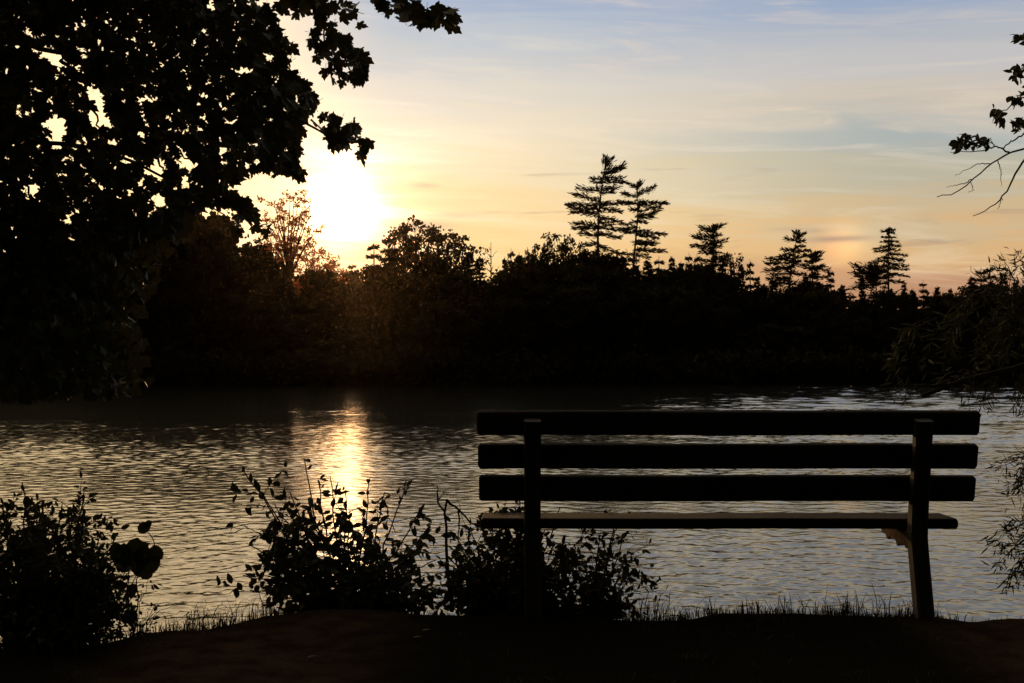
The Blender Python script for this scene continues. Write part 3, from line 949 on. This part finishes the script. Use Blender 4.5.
# brush hanging over the waterline of the far shore
mb = MB()
for q in np.arange(-330, 1370, 5.0):
    xg = (q - 512) / FPX * 97 + R.uniform(-0.3, 0.3)
    ys = float(shore_y(np.array(xg)))
    for _ in range(2):
        clump(mb, (xg + R.uniform(-0.3, 0.3), ys + R.uniform(-0.6, 1.0), R.uniform(0.1, 2.2)), R.uniform(0.6, 1.1), 34, 0.42)
tag(mb.obj('shoreline_brush', M_FARLEAF), 'dark brush massed along the far waterline', 'brush', kind='stuff')


# ------------------------------------------------------------------ foreground maple, upper left
def inside(px, py, poly):
    c = np.zeros(len(px), bool)
    n = len(poly)
    for i in range(n):
        x0, y0 = poly[i]
        x1, y1 = poly[(i + 1) % n]
        if y0 == y1:
            continue
        k = ((y0 > py) != (y1 > py)) & (px < (x1 - x0) * (py - y0) / (y1 - y0) + x0)
        c ^= k
    return c


maple = thing('maple_tree', 'large dark maple whose leafy boughs hang over the upper left', 'tree', (-4.6, 6.8, 0.3))
MO = np.array(maple.location)
wood, crown, boughs = MB(), MB(), MB()
wood.tube(curve([(0, 0, -0.4), (0.1, 0.05, 1.5), (0.0, 0.1, 4.0), (0.2, 0.1, 8.5)], 14), np.linspace(0.30, 0.10, 14), 12)
wood.obj('trunk', M_BARK, maple, True)
limbs = [([(-260, 40), (-60, 20), (90, 60), (170, 165)], 7.0), ([(-260, -60), (0, -40), (160, 20), (290, 120), (352, 150)], 6.6), ([(-260, -120), (100, -60), (280, -30), (335, 20), (350, 70)], 6.3),
         ([(-260, -160), (180, -90), (360, -30), (440, 20)], 6.1), ([(-260, 140), (-80, 130), (40, 140), (120, 150), (225, 215)], 7.4), ([(-260, 230), (-60, 240), (60, 280), (130, 350)], 7.2),
         ([(-40, 120), (30, 190), (60, 235), (72, 258)], 7.2), ([(60, 60), (85, 95), (105, 140)], 7.0), ([(140, 120), (160, 165), (175, 185)], 6.9), ([(110, 110), (150, 150), (200, 160)], 7.1)]
for pts, Y in limbs:
    w = [P(a, b_, Y + (0.4 if a < 0 else 0)) - MO for a, b_ in pts]
    if pts[0][0] < -200:
        w = [np.array((0.05, 0.1, w[0][2] - 0.6))] + w
        r0 = 0.04
    else:
        r0 = 0.012
    boughs.tube(curve(w, 22, 0.008), np.linspace(r0, 0.004, 22), 6)
POLY = [(-330, -150), (262, -120), (258, 6), (278, 30), (288, 52), (290, 76), (306, 92), (316, 106), (310, 108), (300, 140), (297, 165), (300, 178), (280, 175), (262, 172), (240, 180), (222, 190), (210, 200), (196, 214), (188, 238),
        (160, 262), (150, 300), (140, 330), (152, 385), (120, 398), (60, 398), (0, 402), (-120, 400), (-330, 330)]
GAPS = [(55, 128, 13), (57, 143, 9), (88, 92, 10), (100, 120, 12), (48, 52, 9), (58, 62, 8), (112, 145, 8), (32, 190, 8), (158, 170, 10), (190, 165, 8), (160, 202, 7), (68, 222, 7), (70, 240, 6), (72, 262, 4), (245, 70, 6), (205, 118, 4), (170, 118, 4), (125, 160, 7), (145, 138, 6),
        (128, 195, 6), (222, 160, 5), (212, 5, 5), (255, 20, 3), (205, 60, 5), (195, 45, 4), (160, 100, 4), (22, 20, 4), (140, 20, 4), (30, 35, 5), (222, 110, 5), (235, 125, 6), (250, 145, 5), (185, 185, 6), (140, 185, 5), (100, 105, 6)]


def maple_batch(px, py, Y, size):
    pts = np.array([P(a, b_, y_) for a, b_, y_ in zip(px, py, Y)]) - MO
    n = len(pts)
    ax = R.normal(size=(n, 3)) * 0.5 + np.array((0.35, -0.1, -0.75))
    nr_ = R.normal(size=(n, 3)) * 0.75 + np.array((0.1, -0.75, 0.5))
    ax = ax / np.linalg.norm(ax, axis=1)[:, None]
    pts = pts - ax * (size * 0.45)[:, None]
    crown.leaves(pts, ax, nr_, size, T_MAPLE)
    # petioles
    for p, a in zip(pts[::2], ax[::2]):
        q = p - a * 0.028
        boughs.tube([p, q], (0.0011, 0.0014), 3)


N = 36500
px, py = R.uniform(-330, 325, N), R.uniform(-150, 412, N)
ok = inside(px, py, POLY)
prob = np.ones(N)
core_gap = (px > 12) & (px < 205) & (py > 25) & (py < 212)
prob[core_gap] = 0.68
prob[(px > 205) & (py < 190) & (py > 0)] = 0.75
prob[(px > 118) & (py > 240)] = 0.35
for gx, gy, gr in GAPS:
    d = np.hypot(px - gx, py - gy)
    prob[d < gr + 1.0] *= 0.03
ok &= R.uniform(size=N) < prob
px, py = px[ok], py[ok]
Yd = R.uniform(5.9, 8.0, len(px))
maple_batch(px, py, Yd, R.uniform(0.045, 0.088, len(px)))
# hanging sprays: (path, spread, leaves, depth)
for path, spread, n, Y in (([(285, 6), (318, 10), (352, 8), (364, 14)], 9, 38, 6.3), ([(325, 20), (320, 45), (335, 70), (352, 84), (368, 62)], 10, 46, 6.3), ([(330, 30), (352, 50), (360, 70)], 10, 30, 6.3),
                           ([(378, 2), (405, 8), (432, 18), (455, 22)], 9, 38, 6.1), ([(400, 14), (428, 24)], 7, 10, 6.1), ([(448, 10), (456, 26)], 5, 7, 6.1), ([(320, 118), (345, 128), (362, 145), (366, 156)], 8, 34, 6.6), ([(318, 130), (335, 140), (350, 148)], 7, 16, 6.6),
                           ([(290, 150), (296, 168), (300, 182)], 6, 14, 6.6), ([(215, 190), (228, 198), (240, 205), (252, 212)], 7, 26, 6.9), ([(236, 216), (258, 222), (262, 232)], 7, 14, 6.9), ([(238, 228), (240, 234)], 3, 3, 6.9), ([(205, 205), (222, 200)], 7, 14, 6.9),
                           ([(60, 205), (64, 240), (66, 270)], 5, 12, 7.2), ([(290, 78), (306, 94), (318, 112)], 5, 20, 6.5), ([(262, 10), (278, 32), (292, 58)], 4, 18, 6.5)):
    path = np.array(path, float)
    d = np.concatenate([[0], np.cumsum(np.hypot(*np.diff(path, axis=0).T))])
    q = R.uniform(0, d[-1], n)
    px = np.interp(q, d, path[:, 0]) + R.normal(size=n) * spread * 0.5
    py = np.interp(q, d, path[:, 1]) + R.normal(size=n) * spread * 0.5
    maple_batch(px, py, Y + R.uniform(-0.25, 0.25, n), R.uniform(0.055, 0.092, n))
    boughs.tube(curve([P(a, b_, Y) - MO for a, b_ in path], 8), np.linspace(0.005, 0.0015, 8), 4)
# the canopy carried on over the camera
n = 2600
cp = np.stack([R.uniform(-5.5, 2.5, n), R.uniform(-3.5, 4.6, n), R.uniform(3.3, 5.6, n)], 1) - MO
crown.leaves(cp, R.normal(size=(n, 3)) * 0.6 + np.array((0, 0, -0.5)), R.normal(size=(n, 3)) * 0.6 + np.array((0, 0, 1)), R.uniform(0.11, 0.19, n), T_MAPLE)
for a in range(7):
    e = np.array((R.uniform(-4, 2), R.uniform(-3, 4), R.uniform(3.8, 5.2))) - MO
    boughs.tube(curve([(0.05, 0, 3.4), e * 0.5 + np.array((0, 0, 2.2)), e], 14, 0.02), np.linspace(0.06, 0.008, 14), 6)
boughs.obj('branch', M_BARK, maple)
crown.obj('crown', M_MAPLE, maple)

# ------------------------------------------------------------------ twig with small leaves, upper right
oak = thing('overhanging_tree', 'half bare tree reaching thin twigs and small leaf clusters in at upper right', 'tree', (4.3, 7.4, 0.3))
OO = np.array(oak.location)
wood, crown, tw = MB(), MB(), MB()
wood.tube(curve([(0, 0, -0.3), (-0.05, 0, 1.5), (0.05, 0.1, 5.5)], 10), np.linspace(0.14, 0.04, 10), 9)
wood.obj('trunk', M_BARK, oak, True)
YB = 6.6
for pts, r0, r1 in (([(1300, 60), (1120, 120), (1024, 148), (1005, 154), (990, 165), (975, 177), (956, 195), (937, 197)], 0.016, 0.0022), ([(1009, 152), (998, 146), (987, 150), (971, 152), (950, 152)], 0.005, 0.0014),
                    ([(1070, 120), (1024, 158), (1013, 179), (998, 204), (985, 211), (973, 216)], 0.008, 0.0018), ([(998, 161), (1001, 172), (1001, 186)], 0.003, 0.001), ([(976, 177), (963, 184), (946, 187)], 0.003, 0.001),
                    ([(1060, 110), (1024, 133), (1002, 148)], 0.006, 0.003), ([(990, 164), (978, 163), (955, 176)], 0.003, 0.001), ([(1002, 198), (1000, 205), (998, 209)], 0.002, 0.001), ([(970, 182), (974, 190), (968, 192)], 0.002, 0.001),
                    ([(1070, 60), (1035, 90), (1015, 102), (998, 115)], 0.006, 0.002), ([(1050, 30), (1030, 60), (1018, 73)], 0.005, 0.002), ([(1045, 20), (1025, 36)], 0.004, 0.002), ([(1050, 100), (1018, 125)], 0.004, 0.002), ([(992, 148), (978, 143), (958, 142)], 0.003, 0.001), ([(994, 147), (990, 138)], 0.002, 0.001)):
    p = [P(a, b_, YB + 0.15 * math.sin(a * 0.05)) - OO for a, b_ in pts]
    if pts[0][0] > 1200:
        p = [np.array((0, 0.05, p[0][2] - 0.2))] + p
    nn = 60 if len(pts) > 6 else 20
    tw.tube(curve(p, nn, 0.003), np.linspace(r0, r1, nn), 5)
tw.obj('branch', M_BARK, oak)
for cx, cy, n, s_ in ((1021, 38, 5, 5), (1020, 70, 9, 6), (1017, 76, 6, 5), (1018, 100, 10, 6), (1012, 98, 4, 4), (998, 112, 9, 6), (1000, 118, 7, 5), (1018, 124, 12, 7), (958, 143, 6, 4), (967, 138, 8, 5), (975, 144, 8, 5), (985, 142, 8, 5), (962, 148, 3, 3), (1040, 90, 30, 14), (1040, 40, 24, 14)):
    n = int(n * 2.6)
    px, py = cx + np.clip(R.normal(size=n), -1.4, 1.4) * s_ * 0.62, cy + np.clip(R.normal(size=n), -1.4, 1.4) * s_ * 0.5
    pts = np.array([P(a, b_, YB + R.uniform(-0.12, 0.12)) for a, b_ in zip(px, py)]) - OO
    crown = MB()
    crown.leaves(pts, R.normal(size=(n, 3)) * 0.6 + np.array((-0.4, 0, -0.4)), R.normal(size=(n, 3)) * 0.6 + np.array((0, -0.9, 0.4)), R.uniform(0.028, 0.052, n), T_OVAL)
    crown.obj('leaf_cluster', M_MAPLE, oak)

# ------------------------------------------------------------------ willow, right edge
wil = thing('willow_tree', 'willow at the right edge with narrow leaves trailing over the water', 'tree', (4.0, 6.4, 0.25))
WO = np.array(wil.location)
wood, crown, tw = MB(), MB(), MB()
wood.tube(curve([(0, 0, -0.4), (-0.15, 0, 0.9), (-0.1, 0.1, 2.2), (0.1, 0.1, 4.2)], 12), np.linspace(0.17, 0.05, 12), 9)
wood.obj('trunk', M_BARK, wil, True)
YW = 6.2


def willow_twig(pts, n, r0=0.004, leaf=(0.05, 0.085), Y=YW, spread=0.025):
    p = curve([P(a, b_, Y + R.uniform(-0.08, 0.08)) - WO for a, b_ in pts], 14, 0.003)
    tw.tube(p, np.linspace(r0, r0 * 0.3, 14), 4)
    d = np.linspace(0, 1, 14)
    q = R.uniform(0.1, 1, n)
    c_ = np.stack([np.interp(q, d, p[:, k]) for k in range(3)], 1) + R.normal(size=(n, 3)) * spread * 0.3
    dr = p[-1] - p[0]
    dr /= np.linalg.norm(dr)
    crown.leaves(c_, dr * 0.6 + unit(n) * 0.85, unit(n) + np.array((0, -0.6, 0)), R.uniform(*leaf, n), T_LANCE)


tw.tube(curve([np.array((-0.1, 0, 1.55)), P(1110, 345, YW) - WO, P(1024, 366, YW) - WO, P(975, 378, YW) - WO, P(948, 386, YW) - WO, P(921, 396, YW) - WO], 18, 0.004), np.linspace(0.045, 0.009, 18), 7)
tw.tube(curve([P(955, 384, YW) - WO, P(930, 386, YW) - WO, P(903, 385, YW) - WO], 8, 0.003), np.linspace(0.011, 0.003, 8), 5)
for pts, n in (([(1060, 330), (1020, 290), (1003, 256)], 30), ([(1060, 330), (1030, 280), (1016, 252)], 34), ([(1040, 330), (1005, 290), (994, 262)], 26), ([(1050, 320), (1035, 285), (1024, 262)], 30), ([(1010, 300), (985, 280), (975, 272)], 12), ([(1040, 300), (1022, 295), (1000, 300)], 18), ([(1000, 310), (1010, 285), (1012, 266)], 18),
               ([(990, 378), (984, 396), (980, 408)], 14), ([(974, 380), (970, 392), (968, 404)], 9), ([(1000, 374), (994, 388), (988, 399)], 12), ([(1024, 368), (1020, 390), (1016, 408)], 16), ([(905, 385), (902, 390), (894, 394)], 8), ([(1030, 372), (1026, 392), (1024, 412)], 14), ([(925, 386), (914, 388), (908, 394)], 8), ([(975, 372), (952, 378), (940, 383)], 10),
               ([(1080, 440), (1040, 450), (1012, 462), (995, 470)], 40), ([(1070, 455), (1030, 470), (1008, 490)], 36), ([(1050, 440), (1022, 470), (1018, 500)], 30),
               ([(1080, 500), (1040, 515), (1010, 530), (990, 544)], 40), ([(1070, 510), (1030, 535), (1005, 555), (994, 572)], 44), ([(1060, 520), (1030, 550), (1014, 572), (1006, 588)], 44), ([(1050, 500), (1022, 520), (1008, 524)], 22), ([(1060, 540), (1030, 560), (1020, 580)], 30), ([(1040, 530), (1015, 545), (1000, 548)], 26)):
    willow_twig(pts, int(n * 3.4), leaf=(0.032, 0.062), spread=0.06)
for k in range(36):     # the trailing mass in front of the far wood
    x0, y0 = R.uniform(890, 1070), R.uniform(296, 345)
    if x0 < 950 and y0 < 325:
        y0 += 26
    willow_twig([(x0 + 30, y0 - 14), (x0, y0), (x0 - R.uniform(4, 16), min(388, y0 + R.uniform(25, 55)))], 15, 0.003)
for k in range(90):     # the rest of the crown, round the trunk beyond the picture's edge
    x0, y0 = R.uniform(1050, 1330), R.uniform(60, 420)
    ln = R.uniform(50, 120)
    willow_twig([(x0 + 24, y0 - 16), (x0, y0), (x0 - R.uniform(4, 26), y0 + ln)], 34, 0.003, Y=YW + R.uniform(-0.3, 0.9), spread=0.05)
for a, b_ in (((1110, 300), 0.03), ((1110, 430), 0.02), ((1110, 490), 0.02)):
    tw.tube(curve([np.array((-0.1, 0, 1.2)), P(a[0], a[1], YW) - WO, P(a[0] - 50, a[1] + 20, YW) - WO], 10), np.linspace(b_, 0.006, 10), 5)
tw.obj('branch', M_BARK, wil)
crown.obj('crown', M_WILLOW, wil)


# ------------------------------------------------------------------ bank shrubs
def shrub(name, label, base, Y, stems, fill, leaf, tmpl, mat, per=16, Yj=0.25, r0=0.006, along=(0.25, 1.0), cat='shrub'):
    """stems: (tip px, tip py, bow px) arching up from a base on the bank; fill: extra leafy side twigs"""
    bp_ = P(base[0], base[1], Y)
    root = thing(name, label, cat, (bp_[0], Y, gz(bp_[0], Y) - 0.03))
    o = np.array(root.location)
    st, lf = MB(), MB()

    def stem(p, n, r):
        st.tube(p, np.linspace(r, r * 0.4, len(p)), 5)
        d = np.linspace(0, 1, len(p))
        q = np.sort(R.uniform(along[0], along[1], n))
        c_ = np.stack([np.interp(q, d, p[:, k]) for k in range(3)], 1)
        dr = np.stack([np.interp(q, d, np.gradient(p[:, k])) for k in range(3)], 1)
        dr /= np.linalg.norm(dr, axis=1)[:, None]
        ax = dr * 0.5 + unit(n) * 0.9 + np.array((0, 0, -0.15))
        sz = R.uniform(leaf[0], leaf[1], n) * (1.1 - 0.35 * q)
        axn = ax / np.linalg.norm(ax, axis=1)[:, None]
        lf.leaves(c_ + axn * 0.010, ax, unit(n) * 0.8 + np.array((0, -0.5, 0.7)), sz, tmpl)
    ends = []
    for s_ in stems:
        tx, ty, bow = s_[0], s_[1], s_[2]
        yy = Y + R.uniform(-Yj, Yj)
        b0 = np.array((R.normal() * 0.05, R.normal() * 0.06, -0.02))
        mid = P((base[0] + tx) / 2 + bow, (base[1] + ty) / 2 - abs(tx - base[0]) * 0.18, (Y + yy) / 2) - o
        p = curve([b0, mid, P(tx, ty, yy) - o], 14, 0.004)
        stem(p, s_[3] if len(s_) > 3 else per, r0)
        ends.append(p)
    for _ in range(fill):
        p = ends[int(R.integers(len(ends)))]
        k = int(R.integers(2, 12))
        a = p[k]
        e = a + np.array((R.normal() * 0.12, R.normal() * 0.12, R.normal() * 0.06 + 0.02))
        stem(curve([a, (a + e) / 2 + np.array((0, 0, 0.015)), e], 6), max(4, int(per * 0.4)), r0 * 0.35)
    st.obj('stem', M_BARK, root)
    lf.obj('foliage', mat, root)
    return root


shrub('shrub', 'dense small-leaved shrub on the bank at the lower left corner', (40, 640), 4.75,
      [(2, 500, -5), (8, 520, 0), (22, 482, -5), (28, 510, 0), (42, 500, 2), (62, 505, 4), (75, 508, 6), (84, 492, 10), (80, 540, 10), (100, 535, 14), (112, 545, 14), (122, 560, 14), (110, 575, 16), (120, 600, 16), (90, 590, 8), (60, 540, 0), (30, 545, 0), (5, 560, 0), (-20, 520, -8), (-40, 540, -10), (70, 575, 4), (100, 560, 8), (20, 600, 0), (55, 600, 0), (85, 615, 8), (-10, 590, 0), (104, 620, 10)],
      620, (0.024, 0.044), T_OVAL, M_SHRUB, 30, 0.35)
# big round leaves beside it
root = shrub('shrub', 'sprig of large round leaves beside the small-leaved shrub', (118, 628), 4.72, [(128, 560, 6, 5), (140, 548, 8, 5)], 0, (0.05, 0.07), T_ROUND, M_SHRUB, 4, 0.05, 0.004)
o = np.array(root.location)
lf, st = MB(), MB()
for (px, py, s_, ax) in ((124, 566, 0.085, (0, 0, 1)), (133, 560, 0.085, (0.2, 0, 1)), (140, 566, 0.08, (0.3, 0, 0.8)), (128, 572, 0.08, (-0.3, 0, 0.8)), (146, 572, 0.075, (0.5, 0, 0.5)), (150, 548, 0.062, (0.75, 0, -0.65)), (136, 574, 0.07, (0.2, 0, 0.6)), (121, 560, 0.07, (-0.3, 0, 0.8)),
                         (138, 531, 0.052, (1.0, 0.1, 0.45)), (146, 527, 0.03, (0.6, 0.1, 0.7))):
    p = P(px, py, 4.70 + R.uniform(-0.03, 0.03)) - o
    lf.leaves([p], [ax], [(0.15 * R.normal(), -1, 0.3)], s_, T_ROUND)
for pts in ([(118, 628), (130, 590), (140, 566)], [(140, 566), (158, 546), (152, 538), (146, 531)], [(96, 632), (112, 600), (124, 572), (132, 562)], [(105, 640), (110, 590), (120, 578), (140, 566)], [(132, 630), (134, 610), (126, 596)]):
    st.tube(curve([P(a, b_, 4.70) - o for a, b_ in pts], 10, 0.002), np.linspace(0.0035, 0.0015, 10), 5)
lf.obj('large_leaves', M_SHRUB, root)
st.obj('twig', M_BARK, root)

shrub('shrub', 'rounded broad-leaved shrub on the bank below the sun glitter', (345, 622), 5.45,
      [(243, 470, -12, 20), (262, 492, -12, 16), (275, 505, -8), (304, 458, -8, 20), (318, 480, -4), (330, 476, 0, 18), (345, 490, 0), (370, 478, 6, 18), (385, 492, 8), (405, 488, 10, 18), (420, 510, 14), (428, 528, 16), (415, 550, 14), (425, 575, 14), (262, 530, -12), (268, 555, -12), (243, 575, -14, 16), (250, 590, -14, 16), (300, 520, -4), (340, 530, 0), (380, 540, 6), (300, 560, -4), (360, 560, 2), (400, 590, 10), (285, 590, -6), (330, 590, 0), (320, 540, 0), (370, 600, 4), (350, 510, 0), (436, 560, 16, 14), (442, 590, 16, 14), (420, 604, 12), (436, 604, 14), (250, 545, -12, 14), (290, 492, -8, 12)],
      290, (0.038, 0.068), T_OVAL, M_SHRUB, 18, 0.25)
shrub('shrub', 'tangled shrub on the bank behind the left post of the bench', (512, 618), 5.5,
      [(455, 535, -8), (440, 560, -10), (430, 585, -12), (470, 528, -8), (490, 515, -4), (500, 508, -4, 20), (520, 500, 0), (540, 505, 4), (560, 508, 6, 18), (545, 530, 4), (480, 550, -4), (465, 580, -6), (500, 550, 0), (520, 560, 0), (545, 575, 4), (450, 600, -6), (575, 545, 6), (480, 600, 0), (530, 600, 0), (500, 580, 0), (450, 560, -4), (530, 530, 0), (475, 560, 0), (505, 530, 0), (560, 590, 4)],
      400, (0.034, 0.058), T_OVAL, M_SHRUB, 22, 0.25)
shrub('shrub', 'low airy shrub under the seat, right of the left bench post', (590, 622), 5.5,
      [(560, 560, -4), (575, 545, -2), (600, 535, 0), (615, 530, 2), (622, 540, 6, 14), (628, 550, 8), (632, 572, 10), (622, 582, 8), (618, 514, 3, 12), (600, 560, 0), (585, 575, 0), (555, 590, -6), (620, 590, 6), (610, 575, 0), (590, 595, 0), (545, 575, -4), (570, 600, 0)],
      190, (0.028, 0.050), T_OVAL, M_SHRUB, 18, 0.2)
# weeds at the foot of the corner shrub
for (bx_, by_, lab, stems_) in ((128, 636, 'bare arching weed stems on the bank right of the large round leaves', [(155, 604, 4, 5), (165, 612, 6, 5), (178, 606, 0, 4), (190, 612, -8, 4), (142, 590, 2, 4), (112, 596, -4, 5), (150, 575, 2, 3)]),
                                (205, 632, 'ragged low weeds on the bank between the corner shrub and the broad-leaved shrub', [(196, 606, -2, 9), (214, 610, 4, 9), (228, 616, 6, 8), (186, 614, -6, 8), (236, 604, 8, 7), (205, 600, 0, 7), (176, 618, -6, 8), (222, 600, 2, 6)])):
    shrub('weed', lab, (bx_, by_), 4.85, stems_, 8, (0.016, 0.034), T_LANCE if bx_ > 150 else T_OVAL, M_GRASS, 6, 0.12, 0.0022, cat='weed')
# dead stems poking out
root = thing('dead_plant', 'bare broken stems poking out of the tangled shrub left of the bench', 'plant', tuple(P(450, 618, 5.42)[:2]) + (0.5,))
o = np.array(root.location)
st = MB()
for pts, r0 in (([(452, 612), (446, 560), (444, 520), (447, 499)], 0.009), ([(445, 512), (438, 505), (437, 486)], 0.005), ([(447, 500), (462, 514), (478, 528)], 0.006), ([(458, 511), (459, 530), (458, 545)], 0.004), ([(437, 502), (443, 493), (445, 492)], 0.003), ([(468, 540), (462, 515), (455, 486)], 0.0015), ([(478, 528), (486, 522)], 0.003)):
    st.tube(curve([P(a, b_, 5.40) - o for a, b_ in pts], 9, 0.003), np.linspace(r0, r0 * 0.5, 9), 6)
st.obj('stem', M_BARK, root)


# ------------------------------------------------------------------ grass along the crest
mb = MB()


def tuft(x, y, n, h, lean=0.35, sp=0.03):
    z = gz(x, y) - 0.01
    for _ in range(n):
        a = R.uniform(0, 6.28)
        ln = h * R.uniform(0.4, 1.15)
        d = np.array((math.cos(a), math.sin(a), 0)) * lean * R.uniform(0.2, 1.2)
        b0 = np.array((x + R.normal() * sp, y + R.normal() * sp, z))
        w_ = 0.0008 + 0.0014 * R.uniform()
        side = np.array((-math.sin(a), math.cos(a), 0)) * w_
        k_ = R.uniform(0.5, 1.5)
        p1 = b0 + np.array((0, 0, ln * 0.45)) + d * ln * 0.2
        p2 = b0 + np.array((0, 0, ln * 0.75)) + d * ln * 0.65 * k_
        p3 = b0 + np.array((0, 0, ln * R.uniform(0.7, 1.0))) + d * ln * 1.25 * k_
        mb.add([b0 - side, b0 + side, p1 + side * 0.9, p1 - side * 0.9], [[0, 1, 2, 3]])
        mb.add([p1 - side * 0.9, p1 + side * 0.9, p2 + side * 0.6, p2 - side * 0.6], [[0, 1, 2, 3]])
        mb.add([p2 - side * 0.6, p2 + side * 0.6, p3], [[0, 1, 2]])


for _ in range(190):
    x = R.uniform(0.45, 1.74)
    tuft(x, float(edge_y(np.array(x))) + R.normal() * 0.09, 10, R.uniform(0.02, 0.07) * (0.7 + 0.6 * math.sin(x * 11) ** 2), 0.6)
for x in (0.52, 0.60, 0.66, 0.80, 0.95, 1.10, 1.18, 1.32, 1.38, 1.48, 1.70, 0.56):
    tuft(x, float(edge_y(np.array(x))) + 0.02, 22, R.uniform(0.08, 0.16), 0.75)
for _ in range(170):
    x = R.uniform(-2.4, -0.95)
    tuft(x, float(edge_y(np.array(x))) + R.normal() * 0.10, 10, R.uniform(0.03, 0.08), 0.5)
for x in (-1.25, -1.12, -1.08, -1.5, -1.65, -1.0, -0.93, -1.4, -0.97):
    tuft(x, float(edge_y(np.array(x))) + 0.03, 22, R.uniform(0.08, 0.15), 0.7)
for _ in range(130):
    x = R.uniform(-0.95, 0.5)
    tuft(x, float(edge_y(np.array(x))) + 0.08 + abs(R.normal()) * 0.09, 8, R.uniform(0.03, 0.06), 0.5)
for _ in range(420):
    x, y = R.uniform(-2.4, 2.2), R.uniform(3.7, 5.0)
    if -1.1 < x < -0.2 or x > 1.75 or y > float(edge_y(np.array(x))) - 0.05:
        continue
    tuft(x, y, 6, R.uniform(0.015, 0.045), 0.7)
for _ in range(26):
    x = R.uniform(1.85, 2.3)
    tuft(x, float(edge_y(np.array(x))) + 0.1, 5, 0.03)
tag(mb.obj('grass', M_GRASS), 'grass fringe along the crest of the bank', 'grass', kind='stuff')

# ------------------------------------------------------------------ pale fallen leaves on the bare earth
for (px, py, lab) in ((422, 633, 'pale fallen leaf on bare earth left of the bench, nearest the shrubs'), (413, 640, 'small pale fallen leaf just below the other one by the shrubs'), (307, 660, 'pale fallen leaf on the bare earth towards the lower left')):
    Y = 0
    for q in np.linspace(3.9, 5.3, 200):
        p = P(px, py, q)
        if p[2] <= gz(p[0], q):
            Y = q
            break
    p = P(px, py, Y or 4.6)
    mb = MB()
    mb.leaves([(0, 0, 0.004)], [(1, 0.3, 0.08)], [(0, 0.1, 1)], 0.034, T_OVAL)
    o = mb.obj('fallen_leaf', M_LITTER)
    o.location = (p[0], p[1], gz(p[0], p[1]) + 0.004)
    tag(o, lab, 'leaf')

# ------------------------------------------------------------------ added scattering volume, imitating lens glare round the sun
M_GLARE = bpy.data.materials.new('glare_air')
M_GLARE.use_nodes = True
t = M_GLARE.node_tree
t.nodes.remove(t.nodes['Principled BSDF'])
pv = nd(t, 'ShaderNodeVolumePrincipled')
pv.inputs['Color'].default_value = (1.0, 0.70, 0.48, 1)
pv.inputs['Density'].default_value = 0.00006
pv.inputs['Anisotropy'].default_value = 0.985
t.links.new(pv.outputs[0], t.nodes['Material Output'].inputs['Volume'])
mb = MB()
V = [(x, y, z) for z in (-2.3, 21.5) for y in (-90, 330) for x in (-330, 330)]
mb.add(V, [[0, 2, 3, 1], [4, 5, 7, 6], [0, 1, 5, 4], [2, 6, 7, 3], [0, 4, 6, 2], [1, 3, 7, 5]])
tag(mb.obj('glare_volume', M_GLARE), 'added scattering volume imitating warm lens glare around the sun', 'glare_volume', kind='stuff')
